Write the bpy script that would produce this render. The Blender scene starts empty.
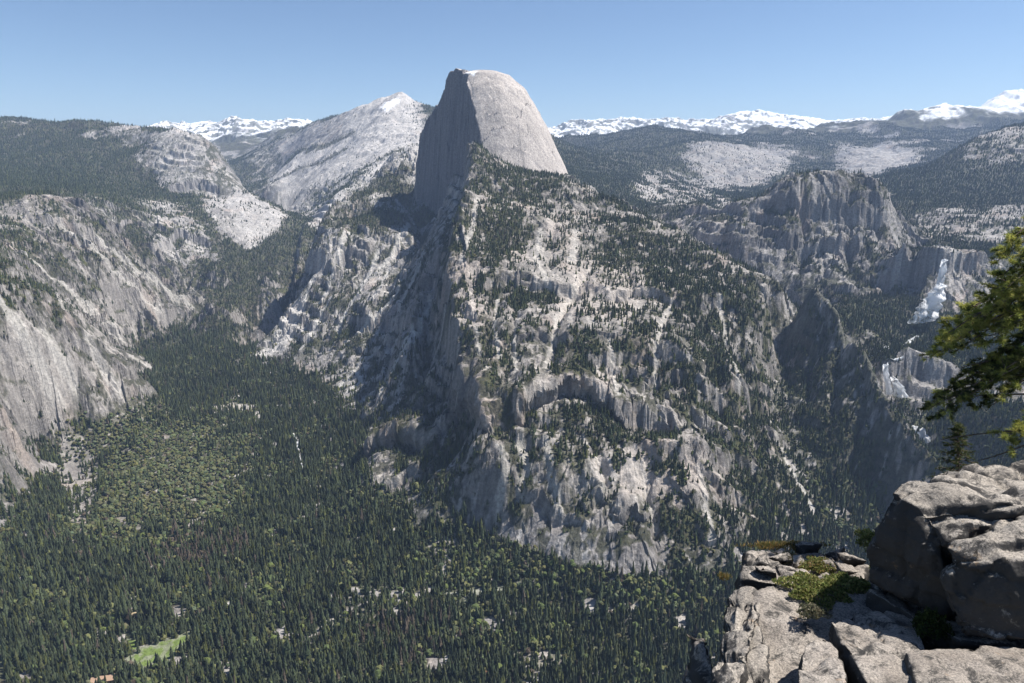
SUNAZ, SUNEL, SUN_E, SKY_E, EXPOSURE, DENOISE = 80.0, 56.0, 5.0, 0.068, 0.90, True
HAZE = 2.8e-5
import bpy, bmesh, math, random, time
import numpy as np
from mathutils import Vector, Matrix
T0 = time.time()
rng = np.random.default_rng(11)
random.seed(5)
PITCH = math.radians(14.8); FPX = 683.0
CP, SP = math.cos(PITCH), math.sin(PITCH)

# ------------------------------------------------------------------ survey helpers
def ray(px, py):
    u = (np.asarray(px, float) - 512.0) / FPX
    v = (341.5 - np.asarray(py, float)) / FPX
    return u, CP + v * SP, -SP + v * CP
def P(px, py, D):
    """a surveyed point: bearing read from the photograph, distance D metres"""
    x, y, z = ray(px, py)
    s = np.asarray(D, float) / y
    return np.stack([x * s, y * s, z * s], -1)

def hash2(ix, iy, seed):
    h = (ix.astype(np.int64) * 374761393 + iy.astype(np.int64) * 668265263 + seed * 974634777) & 0xFFFFFFFF
    h = ((h ^ (h >> 13)) * 1274126177) & 0xFFFFFFFF
    h = (h ^ (h >> 16)) & 0xFFFFFFFF
    return h
GR = np.array([[math.cos(a), math.sin(a)] for a in np.linspace(0, 2 * math.pi, 16, endpoint=False)], dtype=np.float32)
def noise(x, y, seed=0):
    x = np.asarray(x, dtype=np.float64); y = np.asarray(y, dtype=np.float64)
    ix = np.floor(x); iy = np.floor(y)
    fx = (x - ix).astype(np.float32); fy = (y - iy).astype(np.float32)
    ix = ix.astype(np.int64); iy = iy.astype(np.int64)
    ux = fx * fx * fx * (fx * (fx * 6 - 15) + 10); uy = fy * fy * fy * (fy * (fy * 6 - 15) + 10)
    def g(dx, dy):
        h = hash2(ix + dx, iy + dy, seed) & 15
        return GR[h, 0] * (fx - dx) + GR[h, 1] * (fy - dy)
    a = g(0, 0); b = g(1, 0); c = g(0, 1); d = g(1, 1)
    return ((a + (b - a) * ux) * (1 - uy) + (c + (d - c) * ux) * uy) * 1.5
def fbm(x, y, oct=5, seed=0, gain=0.5, lac=2.03):
    s = 0; a = 1.0; n = 0
    for o in range(oct):
        s = s + a * noise(x, y, seed + o * 17); n += a
        x = x * lac + 13.7; y = y * lac - 7.1; a *= gain
    return s / n
def ridged(x, y, oct=5, seed=0, gain=0.5, lac=2.03):
    s = 0; a = 1.0; n = 0
    for o in range(oct):
        s = s + a * (1 - 2 * np.abs(noise(x, y, seed + o * 17))); n += a
        x = x * lac + 5.3; y = y * lac + 9.2; a *= gain
    return s / n
def blocks(x, y, oct=1, seed=0):
    """jointed rock: every cell is a plane with its own tilt and height"""
    out = 0; amp = 1.0; tot = 0
    for o in range(max(1, oct)):
        ix = np.floor(x).astype(np.int64); iy = np.floor(y).astype(np.int64)
        best = np.full(x.shape, 1e9, np.float32); val = np.zeros(x.shape, np.float32)
        for dx in (-1, 0, 1):
            for dy in (-1, 0, 1):
                h = hash2(ix + dx, iy + dy, seed + o * 31)
                jx = (h & 255) / 255.0; jy = ((h >> 8) & 255) / 255.0
                ex = (x - ix - dx - jx).astype(np.float32); ey = (y - iy - dy - jy).astype(np.float32)
                d = ex * ex + ey * ey; m = d < best
                tx_ = ((h >> 16) & 63) / 31.5 - 1; ty_ = ((h >> 22) & 63) / 31.5 - 1
                v = ((h >> 4) & 255) / 255.0 - .5 + .55 * (tx_ * ex + ty_ * ey)
                val = np.where(m, v, val); best = np.where(m, d, best)
        out = out + amp * val; tot += amp; amp *= .5; x = x * 2.3 + 3.1; y = y * 2.3 - 5.7
    return (out / tot).astype(np.float32)
def smooth(a, b, x):
    t = np.clip((x - a) / (b - a), 0, 1)
    return t * t * (3 - 2 * t)

# ------------------------------------------------------------------ surveyed points and lines (bearing, elevation, distance)
PTS = []          # isolated points
LINES = []        # break lines
def pts(s):
    for a in s.split():
        PTS.append(tuple(float(v) for v in a.split(',')))
def line(s, back=None, side=None):
    l = [tuple(float(v) for v in a.split(',')) for a in s.split()]
    w = P([a[0] for a in l], [a[1] for a in l], [a[2] for a in l])
    LINES.append(w)
    if back:
        for dD, dz in back:
            q = w.copy(); f = (w[:, 1] + dD) / w[:, 1]
            q[:, 0] *= f; q[:, 1] *= f; q[:, 2] += dz
            LINES.append(q)
    if side:
        for dx, dz in side:
            q = w.copy(); q[:, 0] += dx; q[:, 2] += dz; LINES.append(q)
# left cliff
line('0,535,1640 20,500,1790 25,470,1950 30,425,2190 75,400,2330 125,413,2400 158,402,2560')
line('0,258,2500 35,298,2450 60,320,2450 95,345,2500 130,375,2530 158,400,2570', back=[(180, -70)])
pts('0,400,2000 0,330,2250 40,350,2300 50,385,2270 90,378,2400 0,450,1850 -60,350,2000 -60,260,2300 -60,450,1750')
# second mass, ending in the canyon
line('215,310,4000 175,322,3750 140,335,3500 108,352,3230')
line('-60,210,3800 0,196,3950 30,193,3950 60,196,3950 95,212,3950 125,245,3950 160,280,3950 200,302,3980', back=[(300, -110)])
pts('0,248,2950 40,275,2950 80,310,2950 60,240,3500 100,270,3500 150,300,3600 0,215,3600 110,315,3300')
# third mass: forested plateau and the pale dome
pts('0,188,4700 60,188,4800 105,205,4800 140,235,4700 155,255,4500 185,290,4250 0,170,5600 60,160,6200 120,180,5800 0,150,6500')
line('-100,128,8000 0,127,8000 25,122,8000 45,128,8000 62,130,8000 78,128,7700 100,122,7500 125,126,7400 150,130,7200 175,128,6800 190,131,6600 205,139,6500 218,152,6400 228,165,6300 237,180,6200 252,191,6000 275,205,5750 292,216,5600', back=[(500, -170), (1300, -420)])
line('150,183,5950 175,186,5850 200,188,5850 228,196,5850')
line('292,219,5450 272,236,5100 262,250,4850 245,266,4600 220,291,4250')
pts('190,230,5000 160,215,5100 175,260,4600 205,275,4450 240,225,5250 140,150,6700 105,150,6600')
# canyon floor
line('235,405,2650 235,380,2900 235,345,3350 235,330,3600 240,305,4050 262,285,4350 280,260,4650 294,240,5000 300,225,5500 306,213,6000')
pts('222,300,4120 210,288,4150 218,272,4400 232,262,4600 255,300,4100 275,295,4150 210,330,3620 262,325,3650 215,365,3100')
line('225,330,3600 200,345,3400 170,360,3150 150,375,2950')
# valley floor
for px in range(-80, 700, 90):
    for py in (683, 640, 600, 570):
        PTS.append((px, py, 974.0 / 0.01 if False else None))
PTS[:] = [p for p in PTS if p[2] is not None]
def floorpt(px, py, z):
    x, y, zz = ray(px, py); s = z / zz
    LINES.append(np.array([[x * s, y * s, z]]))
for px in range(-150, 760, 70):
    for py, z in ((683, -975), (640, -972), (605, -968)):
        if not (px > 560 and py == 605): floorpt(px, py, z)
for px in range(20, 470, 75):
    floorpt(px, 565, -966)
for px in range(60, 400, 70):
    floorpt(px, 520, -962 + (8 if px < 100 else 0))
for px in range(110, 380, 60):
    floorpt(px, 480, -958); 
for px in range(140, 360, 60):
    floorpt(px, 440, -955)
floorpt(250, 420, -955); floorpt(300, 410, -950); floorpt(190, 415, -950)
for X in range(-1300, 1500, 300):
    LINES.append(np.array([[X, 850, -975.0]])); LINES.append(np.array([[X, 480, -960.0]]))
# base of the great mass
line('245,357,3210 275,365,3050 300,369,2980 330,386,2730 370,431,2180 362,474,1860 430,505,1640 530,520,1530 600,532,1450 650,558,1385 720,560,1400')
pts('680,590,1340 600,570,1390 500,548,1500')
# its left flank
line('247,356,3230 275,330,3450 296,300,3680 308,265,3800 314,243,3950 325,218,4300 340,206,4500 370,186,4900 386,166,5150 415,146,5000', back=[(250, -150), (600, -260)])
pts('330,250,3700 330,300,3350 310,330,3250 350,225,4150 390,210,4100 405,235,3800 380,260,3650 360,300,3280 340,350,3050 400,300,3100 400,350,2720 370,400,2480 420,262,3450 424,244,3650')
line('406,188,4600 410,205,4350 418,225,4080 428,240,3880 438,246,3750')
line('430,285,3050 428,320,2750 425,370,2380 415,430,1960')
# its crest
line('468,154,3750 470,175,3500 463,200,3200 453,225,2950 447,255,2700 445,285,2500 451,320,2300 458,360,2080 468,400,1870 480,425,1740', side=[(-45, -100), (-110, -150)])
pts('500,350,2000 550,345,1980 600,350,1950 650,350,1950 700,360,1950 740,380,1950')
pts('500,300,2300 550,300,2250 600,300,2250 650,300,2250 700,300,2300 750,312,2300')
pts('500,250,2700 550,250,2650 600,250,2700 650,258,2700 700,270,2620')
pts('500,200,3200 550,200,3250 600,212,3200 500,170,3600 540,175,3680')
line('480,432,1700 510,438,1680 540,405,1760 565,388,1820 590,395,1790 620,418,1740 650,425,1730 680,432,1720')
line('480,445,1650 510,452,1630 545,440,1670 580,435,1680 620,440,1660 660,445,1640 690,450,1640')
pts('500,480,1580 440,470,1720 400,450,1900 560,480,1560 640,490,1540 700,500,1520 700,545,1430 750,470,1700 755,525,1540 620,380,1860 540,370,1900 690,400,1830')
line('567,180,3750 600,195,3500 640,214,3250 680,234,3000 720,254,2780 760,274,2600 785,284,2500 812,284,2450', back=[(220, -150), (600, -330)])
# shaded bowl and its far crest
line('795,312,2560 780,350,2420 776,400,2130 786,450,1880 820,520,1640')
line('812,285,2450 840,320,2230 862,352,2060 885,400,1860 905,440,1760 930,472,1690', back=[(180, -130)])
line('805,300,2440 826,325,2260 845,355,2100 865,400,1900 885,440,1800 905,475,1720')
pts('800,548,1560 870,532,1640 900,505,1710 860,560,1560 935,485,1790')
line('700,300,2290 745,312,2270 770,318,2330')
pts('745,420,1850')
# canyon of the two falls
line('940,460,1940 925,440,1990 905,412,2070 888,393,2150')
line('868,364,2180 886,365,2180 905,362,2190 930,364,2200 960,372,2200')
line('872,388,2150 890,392,2150 908,390,2150 930,391,2150 960,400,2120')
line('880,353,2350 905,343,2500 920,330,2650 928,318,2830')
line('905,250,3120 925,257,3080 942,261,3060 970,263,3060 1000,260,3150 1040,256,3250')
line('900,300,2960 930,306,2930 965,303,2930 1000,300,2930 1040,300,2950')
pts('850,302,2800 870,322,2620 862,332,2500 960,330,2600 1000,340,2400 1040,360,2200 1040,420,1850 985,420,1950 1100,300,2700 1100,400,1800 1150,500,1400 1000,470,1700')
pts('940,245,3500 900,240,3500 960,220,4000 1010,215,4100 900,225,3900 900,200,4600 950,190,4900 1040,200,4500 1100,230,3700 900,170,5800 1100,180,5000')
line('930,168,5700 950,153,5800 975,138,6000 1000,130,6150 1024,127,6300 1100,120,6500', back=[(400, -110)])
line('915,168,7600 900,150,8800 880,146,9200 860,140,9800 920,128,10200 960,124,10500 1024,118,10500 1100,110,10500')
line('822,127,11800 840,124,11600 855,121,11500 885,112,11500 895,107,11500 912,107,11500 925,111,11700 945,105,11800 970,99,12000 1000,92,12000 1024,95,12000 1120,90,12000', back=[(900, -350)])
# square-topped crag
line('745,206,3700 770,196,3660 790,186,3620 810,182,3600 835,179,3600 865,181,3600 883,186,3600 889,198,3540', back=[(300, -110), (700, -200)])
line('765,225,3560 790,215,3520 835,210,3520 870,212,3510 885,222,3480')
line('750,262,3400 780,268,3330 800,283,3200 830,280,3170 860,282,3150 890,285,3120 908,288,3100')
pts('720,211,3900 700,205,4200 700,226,3700 740,240,3450 680,202,4500 900,255,3350')
# basin behind
pts('600,185,5500 580,165,6500 640,185,5800 660,205,5200 745,196,6300 700,190,6200 760,182,7000 800,172,7500 850,182,6800 790,190,6000')
line('650,160,7600 660,150,8200 690,141,8500 720,150,8300 745,145,9000 780,146,9300 800,144,9500 820,150,8900')
pts('640,165,7200 700,165,7600 760,165,8000 850,168,8000 900,170,7300 840,160,8500 880,158,8200')
line('560,137,10500 590,136,10500 620,134,10500 640,128,10500 655,125,10500 672,128,10500 695,135,10500 730,133,11000 760,132,11500 800,131,11700 822,130,11700', back=[(900, -260)])
line('545,126,17000 575,124,17000 600,120,17000 625,122,17000 640,128,17000 665,121,17000 700,119,17000 722,120,17000 742,119,17000 757,107,17000 772,118,17000 800,119,17000 825,124,16500 900,120,16500', back=[(1500, -500), (5000, -900)])
pts('600,140,13800 700,139,13800 800,136,13500 560,150,9000 600,155,8500')
# back left
line('150,128,15500 195,124,15500 205,119,15500 212,123,15500 235,121,15500 262,121,15500 285,122,15500 300,121,15500 325,124,15000', back=[(1500, -400), (5000, -900)])
pts('220,140,13000 290,140,12500 240,160,10500 255,186,8500 275,172,9000 210,150,11000')
line('300,133,11500 330,122,10500 345,116,10000 365,109,9500 385,103,9000 397,96,8700 404,91,8600 413,99,8560 422,102,8500 438,107,8400 480,115,8300 520,130,8500', back=[(800, -350)])
pts('380,130,7600 350,150,7200 320,170,7000 300,190,6700 400,125,7700 400,150,6700 370,170,6000 345,190,5700 265,192,7400 332,200,5600 290,206,6600 310,150,8200 290,160,8600 420,125,7600 500,150,6500 550,160,6500')
for X, D, z in ((-9000, 9000, 300), (-6000, 5000, 0), (-3500, 2500, -100), (-2500, 1500, -500), (6000, 5000, 300), (11000, 10000, 900), (3500, 2500, -300), (2200, 1300, -600), (-20000, 22000, 300), (0, 27000, 200), (20000, 22000, 300), (-1700, 800, -900), (1700, 700, -900)):
    LINES.append(np.array([[X, D, z]], float))

def densify(w):
    out = [w[0]]
    for a, b in zip(w[:-1], w[1:]):
        L = np.linalg.norm(b - a); n = max(1, int(L / max(35.0, 0.028 * a[1])))
        for i in range(1, n + 1): out.append(a + (b - a) * i / n)
    return np.array(out)
C = np.concatenate([densify(l) for l in LINES] + [P([p[0] for p in PTS], [p[1] for p in PTS], [p[2] for p in PTS])])
# drop near-duplicates
keep = []
for i, c in enumerate(C):
    if all(abs(c[0] - C[j][0]) + abs(c[1] - C[j][1]) > 14 for j in keep): keep.append(i)
C = C[keep]
def warp(xy):      # distances are measured in a space where far country is compressed
    r = np.hypot(xy[..., 0], xy[..., 1]) + 1e-6
    f = np.log(r) * 1000.0
    a = np.arctan2(xy[..., 0], xy[..., 1]) * 1000.0
    return np.stack([a, f], -1)
CW = warp(C[:, :2]); N = len(C)
dd = np.linalg.norm(CW[:, None] - CW[None], axis=-1); CC = 9.0
A = np.sqrt(dd ** 2 + CC ** 2)
A[np.diag_indices(N)] -= 1.5      # slight smoothing
Pm = np.concatenate([np.ones((N, 1)), CW / 1000.0], 1)
M = np.block([[A, Pm], [Pm.T, np.zeros((3, 3))]])
rad = np.hypot(C[:, 0], C[:, 1])
sol = np.linalg.solve(M, np.concatenate([C[:, 2], np.zeros(3)]))
def base_h(x, y):
    q = warp(np.stack([x, y], -1)).reshape(-1, 2); out = np.empty(len(q))
    for i in range(0, len(q), 20000):
        s = q[i:i + 20000]
        d = np.sqrt((s[:, None, 0] - CW[None, :, 0]) ** 2 + (s[:, None, 1] - CW[None, :, 1]) ** 2 + CC ** 2)
        out[i:i + 20000] = d @ sol[:N] + sol[N] + s @ sol[N + 1:] / 1000.0
    return out.reshape(np.shape(x))

# ------------------------------------------------------------------ the sheet: rows of equal distance, columns of equal bearing
RES = 1.2
NU = int(1240 * RES)
us = np.linspace(-0.96, 0.96, NU)
rows = [430.0]
while rows[-1] < 30000:
    D = rows[-1]
    st = D / 420.0
    if D < 1050: st = 14.0
    elif 3500 < D < 4700: st = D / 640.0
    elif D > 19000: st = D / 60.0
    elif D > 9500: st = D / 300.0
    rows.append(D + st / RES)
rows = np.array(rows); NR = len(rows)
cu = np.linspace(-0.96, 0.96, 400); ci = np.linspace(0, NR - 1, 420)
crow = np.interp(ci, np.arange(NR), rows)
GU, GD = np.meshgrid(cu, crow, indexing='ij')
CH = base_h(GU * GD, GD)
def resamp(G, nu, nr):
    fu = np.linspace(0, G.shape[0] - 1, nu); fr = np.linspace(0, G.shape[1] - 1, nr)
    i = np.clip(fu.astype(int), 0, G.shape[0] - 2); j = np.clip(fr.astype(int), 0, G.shape[1] - 2)
    a = (fu - i)[:, None]; b = (fr - j)[None]
    return (G[i][:, j] * (1 - a) + G[i + 1][:, j] * a) * (1 - b) + (G[i][:, j + 1] * (1 - a) + G[i + 1][:, j + 1] * a) * b
H0 = resamp(CH, NU, NR)
Uf, Df = np.meshgrid(us, rows, indexing='ij')
X = Uf * Df; Y = Df
print('rbf', N, 'grid', NU, NR, time.time() - T0)
# ------------------------------------------------------------------ relief
def grads(H):
    Hu = np.gradient(H, us, axis=0); HD = np.gradient(H, rows, axis=1)
    HX = Hu / Df
    return HX, HD - Uf * HX
GX, GY = grads(H0); SH = int(6 * RES)
for _ in range(2):     # a smooth downhill direction
    GX = (GX + np.roll(GX, SH, 0) + np.roll(GX, -SH, 0) + np.roll(GX, SH, 1) + np.roll(GX, -SH, 1)) / 5
    GY = (GY + np.roll(GY, SH, 0) + np.roll(GY, -SH, 0) + np.roll(GY, SH, 1) + np.roll(GY, -SH, 1)) / 5
SL0 = np.hypot(GX, GY)
TH = np.arctan2(GY, GX)
def streaks(wl, stretch, oct, seed, fn, K=8):
    """noise drawn out along the fall line"""
    out = np.zeros_like(X, dtype=np.float32); W = np.zeros_like(out)
    for k in range(K):
        t = math.pi * k / K
        w = np.maximum(0, np.abs(np.cos(TH - t)) - 0.86).astype(np.float32) ** 1.5
        sel = w > 0
        a = (X[sel] * math.cos(t) + Y[sel] * math.sin(t)) / (wl * stretch); b = (-X[sel] * math.sin(t) + Y[sel] * math.cos(t)) / wl
        out[sel] += w[sel] * fn(a, b, oct, seed + k * 3); W[sel] += w[sel]
    return out / np.maximum(W, 1e-6)
wx = fbm(X / 260, Y / 260, 3, 301) * 90; wy = fbm(X / 260, Y / 260, 3, 302) * 90
Xw, Yw = X + wx, Y + wy
ST1 = streaks(95, 3.6, 4, 40, ridged)
ST0 = streaks(240, 3.0, 3, 48, ridged)
ST2 = streaks(30, 4.0, 3, 80, ridged)
R1 = ridged(Xw / 420, Yw / 420, 4, 7)
R2 = fbm(Xw / 110, Yw / 110, 4, 9)
R3 = fbm(X / 28, Y / 28, 3, 19)
rock = smooth(0.22, 0.6, SL0) * smooth(-968, -880, H0)
damp = 1 / (1 + np.exp(-(Df - 900) / 60)) 
far = np.clip(Df / 3000, 0.75, 3.2)
near_far = np.where(Df > 5200, 0.85, 1.0)
R4 = streaks(48, 1.7, 2, 23, blocks)
R5 = streaks(150, 1.5, 1, 123, blocks)
R6 = ridged(Xw / 1300, Yw / 1300, 5, 133)
steepf = smooth(.35, 1.0, SL0)
calm = 1 - np.where(Uf < .08, .80, .72) * smooth(4900, 5600, Df)
calm = calm * (1 - .5 * smooth(.36, .42, Uf) * smooth(1500, 1650, Df) * (1 - smooth(2350, 2550, Df)))
leftm = (Uf < np.interp(Df, [1000, 2600, 3200, 4000, 4800], [-.5, -.43, -.41, -.38, -.34])) & (Df < 4600)
calm = calm * np.where(leftm, 1.45, 1.0)
rg = smooth(-.25, .3, fbm(X / 520, Y / 520, 2, 141))
Z = H0 + rock * near_far * calm * (10 * far * (R1 - 0.45) + 26 * far * (ST0 - .45) + (5 + 12 * steepf * rg) * far * (ST1 - 0.45) + (3 + 6 * steepf * rg) * np.minimum(far, 2) * (ST2 - 0.45) + 12 * R2 + 27 * np.minimum(far, 2) * R4 + 42 * np.minimum(far, 1.7) * R5 + 5 * R3)
Z += smooth(5200, 7000, Df) * (1 - smooth(9500, 11500, Df)) * (85 * (R6 - .5) + 12 * R2)
Z += (1 - rock) * (7 * R2 + 3 * R3) * damp * np.clip((H0 + 985) / 60, 0.15, 2.0)
FR = smooth(8500, 12000, Df)
Z += FR * smooth(0, 500, H0) * (230 * (ridged(X / 1700, Y / 2300, 5, 91) - 0.6) + 70 * (ridged(X / 420, Y / 700, 3, 92) - 0.5))
# ledges and short cliffs on the steep granite
def terrace(Z, step, sharp, amt, seed, tilt):
    q = (Z + tilt + 75 * fbm(X / 330, Y / 330, 4, seed)) / step
    fr = q - np.floor(q)
    g = smooth(0.5 - sharp, 0.5 + sharp, fr)
    return Z + amt * (g - fr) * step
msk = smooth(0.3, 0.75, SL0) * smooth(-0.05, 0.25, fbm(X / 230, Y / 230, 3, 55)) * smooth(-940, -860, H0) * (Df < 6500)
Z = terrace(Z, 78, 0.2, 0.55 * msk, 61, 0.3 * X + 0.2 * Y)
msk2 = smooth(0.3, 0.7, SL0) * smooth(-0.1, 0.2, fbm(X / 170, Y / 170, 3, 56)) * smooth(-940, -860, H0) * (Df < 6500)
Z = terrace(Z, 27, 0.25, 0.5 * msk2, 62, -0.35 * X)

# named cliffs and gullies, each along a surveyed path on the plan
def path_plan(path):
    out = []
    for px, py in path:
        x, y, z = ray(px, py); k = z / y; u = x / y
        i = min(max(int(round((u - us[0]) / (us[1] - us[0]))), 0), NU - 1)
        el = H0[i] / rows; j = int(np.argmax(el[20:] >= k)) + 20
        out.append((u * rows[j], rows[j]))
    return np.array(out)
def along(path, reach, wob_=14, seed=0):
    p = path_plan(path); x0, y0 = p.min(0) - reach; x1, y1 = p.max(0) + reach
    sel = (X > x0) & (X < x1) & (Y > y0) & (Y < y1); xs, ys = X[sel], Y[sel]
    xs = xs + wob_ * fbm(xs / 45, ys / 45, 3, seed + 700) * 2; ys = ys + wob_ * fbm(xs / 45, ys / 45, 3, seed + 701) * 2
    best = np.full(len(xs), 1e9); sd_ = np.ones(len(xs)); tt = np.zeros(len(xs)); n = len(p) - 1
    for i in range(n):
        a, b = p[i], p[i + 1]; e = b - a; L = e @ e + 1e-9
        t0 = ((xs - a[0]) * e[0] + (ys - a[1]) * e[1]) / L; t = np.clip(t0, 0, 1)
        d = np.hypot(xs - a[0] - t * e[0], ys - a[1] - t * e[1]); m = d < best
        best[m] = d[m]; sd_[m] = np.sign(e[0] * (ys - a[1]) - e[1] * (xs - a[0]))[m]; tt[m] = (i + t[m]) / n
    return sel, best, sd_, tt
DXo = np.zeros(X.shape, np.float32); DYo = np.zeros(X.shape, np.float32)
def overhang(path, push, reach=34, seed=0):
    """moves the upper lip of a cliff out over its foot"""
    sel, d, s_, t = along(path, 150, seed=seed)
    p = path_plan(path); e = p[-1] - p[0]; e /= np.linalg.norm(e); nx_, ny_ = e[1], -e[0]      # towards the lower side
    a_ = push * smooth(0, .15, t) * (1 - smooth(.85, 1, t)) * np.where(s_ > 0, np.exp(-d / reach), np.exp(-d / 5.0))
    DXo[sel] += a_ * nx_; DYo[sel] += a_ * ny_
def cliff(path, h, fade=110, wide=9, seed=0, ends=.12, bias=0):
    """height step; the ground left of the path's direction is the upper side"""
    global Z
    sel, d, s_, t = along(path, fade * 3, seed=seed)
    amp = h * smooth(0, ends, t) * (1 - smooth(1 - ends, 1, t))
    sg = np.tanh(d * s_ / wide)
    Z[sel] += amp * (.5 * sg - bias) * np.exp(-d / fade)
def gully(path, depth, width=14, seed=0):
    global Z
    sel, d, s_, t = along(path, width * 4, wob_=7, seed=seed)
    Z[sel] -= depth * smooth(0, .15, t) * (1 - smooth(.8, 1, t)) * np.exp(-(d / width) ** 1.3)
def qq_(s): return [tuple(float(v) for v in a.split(',')) for a in s.split()]
for k_, (pth, h_, f_) in enumerate([
    ('510,428 530,402 562,382 590,386 620,408 650,420 690,424', 85, 60), ('448,425 458,395 475,392 492,430', 80, 60),
    ('362,455 385,440 412,432 440,440', 100, 80), ('380,490 410,470 440,470', 45, 70), ('618,520 632,508 650,520', 45, 60), ('560,505 580,480 610,500', 40, 60),
    ('505,350 540,335 575,345', 40, 90), ('600,300 640,292 690,305 740,300', 45, 110), ('585,365 630,352 690,362', 45, 90), ('690,400 730,392 765,410', 45, 80), ('700,470 740,455 765,480', 45, 70), ('640,455 690,462 730,500', 40, 70),
    ('470,290 520,280 560,292 600,285', 45, 100), ('150,255 180,235 215,245', 70, 200), ('165,190 195,182 225,192', 80, 250), ('0,360 40,345 80,372', 55, 90), ('-10,430 15,410 40,400', 60, 80), ('60,330 95,352 120,385', 45, 70),
    ('100,290 140,300 190,312', 60, 160), ('20,220 70,225 110,245', 60, 150), ('330,270 345,255 372,262', 70, 120), ('305,275 312,262 325,268', 110, 120), ('365,330 385,312 415,318', 60, 100), ('340,330 352,320 372,328', 50, 90),
    ('770,215 800,205 850,212 885,210', 90, 130), ('775,245 820,238 870,248', 80, 110), ('875,285 905,268 935,266 1000,268', 100, 70), ('865,372 895,368 935,372 960,380', 55, 90), ('680,215 710,212 745,222', 60, 140)]):
    cliff(qq_(pth), h_, f_, seed=k_ * 7)
for k_, (pth, o_) in enumerate([('505,432 520,412 540,394 565,380 590,386 610,402 635,420 660,424', 34), ('448,428 456,400 476,394 494,432', 26), ('362,455 385,440 412,432 440,440', 22), ('618,520 632,508 650,520', 18), ('660,425 690,424 705,430', 18)]):
    overhang(qq_(pth), o_, seed=k_ * 7)
cliff(qq_('464,160 467,185 461,210 451,245 444,290 449,330 457,370 464,410'), 150, 75, 12, 901, .08)
cliff(qq_('812,290 840,325 862,358 885,405 905,445 925,475'), 95, 85, 26, 902, .08, bias=.36)
cliff(qq_('305,222 298,262 290,300 275,335'), 90, 90, 12, 903, .1)
for k_, (pth, d_, w_) in enumerate([
    ('590,268 580,285 566,305 556,322 554,345 546,375', 26, 16), ('672,306 662,325 657,350 655,395', 22, 16), ('500,300 488,340 482,380', 24, 18), ('520,290 512,340 505,400', 22, 16), ('460,340 470,380 476,425', 26, 16),
    ('530,440 524,475 520,515', 22, 15), ('590,440 604,470 612,520', 26, 16), ('640,460 650,500 660,545', 20, 14), ('700,300 712,350 720,400 730,440', 26, 20), ('735,320 745,370 755,430 765,480', 26, 18),
    ('150,255 168,275 185,300', 60, 60), ('110,215 140,250 175,300', 50, 70), ('45,300 60,345 80,390', 26, 18), ('10,330 30,380 40,420', 24, 18), ('90,345 105,375 118,405', 20, 14), ('405,265 385,300 360,345', 36, 26), ('418,300 395,345 378,395', 34, 24), ('372,255 350,300 330,350', 36, 28), ('345,300 325,335 312,362', 26, 20),
    ('620,235 628,265 632,300', 18, 16), ('560,205 552,240 550,285', 16, 16), ('800,190 806,230 800,275', 50, 24), ('848,190 852,230 848,275', 45, 22), ('822,240 826,262 822,280', 30, 14), ('872,195 880,235 890,270', 36, 18),
    ('850,330 838,370 832,420', 34, 18), ('870,385 858,430 850,480', 34, 18), ('826,320 812,360 806,410', 30, 18)]):
    gully(qq_(pth), d_, w_, seed=k_ * 5)

# ------------------------------------------------------------------ the great dome: sheer on one side, rounded on the other
a0 = P(483, 150, 3800); 
tx, ty = -0.364, 0.931                       # strike of the sheer face, away from the viewer
nx, ny = ty, -tx                             # horizontal, away from the face, into the dome
cs = P(462, 74, 4130); 
S = (X - cs[0]) * tx + (Y - cs[1]) * ty      # along the face, 0 at the summit edge
Q = (X - cs[0]) * nx + (Y - cs[1]) * ny      # into the dome
near_ = np.hypot(S, Q) < 1500
wob = 5 * fbm(X / 90, Y / 90, 3, 71)
pn = np.array([0, .15, .3, .48, .62, .75, .87, 1.0, 1.12, 1.3]); pf = np.array([0, .012, .05, .19, .36, .55, .77, 1.0, 1.22, 1.6])
qq = np.maximum(Q, 0)
bend = 0.33 * np.maximum(S, 0)
Ssh = np.where(S > 0, np.maximum(S - 60, 0) / 330.0, -S / 395.0)
Qm = qq - 130
Qs = np.where(Qm < 0, -Qm / 460.0, Qm / 525.0)
rho = np.sqrt(Ssh ** 2 + Qs ** 2)
zt = 505.0
dome = zt - 600.0 * np.interp(rho, pn, pf)
sh2 = np.interp(S, [0, 90, 125, 160, 200, 225, 300, 354, 385, 425, 450, 480, 560], [505, 503, 495, 430, 352, 335, 310, 262, 225, 160, 60, -60, -300]) + 14 * noise(S / 30, S * 0, 99)
far_side = sh2 - 0.15 * np.maximum(Q + bend, 0) - np.maximum(0, Q + bend - 70) * 1.3
dome = np.where(S > 0, np.maximum(np.minimum(dome, 505), far_side), dome)
relief = 7 * ridged(S / 75, Q / 300, 3, 77) + 9 * blocks(S / 110 + .2 * fbm(X / 60, Y / 60, 2, 7), Q / 90, 2, 74) + 7 * fbm(X / 120, Y / 120, 3, 79) + 1.6 * fbm(X / 18, Y / 18, 3, 78) - 3
dome = dome + relief * smooth(0.15, 0.5, rho)
shell = rho * 9 + 1.6 * fbm(X / 170, Y / 170, 4, 88); shf = shell - np.floor(shell)
dome = dome + 20 * (smooth(.86, .98, shf) - shf * .9 + .1) * smooth(-.05, .2, fbm(X / 110, Y / 110, 2, 89)) * smooth(.35, .6, rho)
edge = 24 * fbm(S / 130, S * 0 + 3.3, 4, 81) + 8 * blocks(S / 28, S * 0 + .3, 1, 83)
drop = np.maximum(0, -(Q + bend + edge))
dome = np.where(drop > 0, dome - drop * 9.0 + 120 * smooth(0, 14, drop) * blocks(S / 85, drop / 34, 2, 85) + 40 * smooth(0, 14, drop) * (ridged(S / 45, S * 0 + 1.7, 3, 86) - .4), dome)
dome = np.where(near_, dome, -5000)
ISDOME = dome > Z + 1.0
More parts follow.
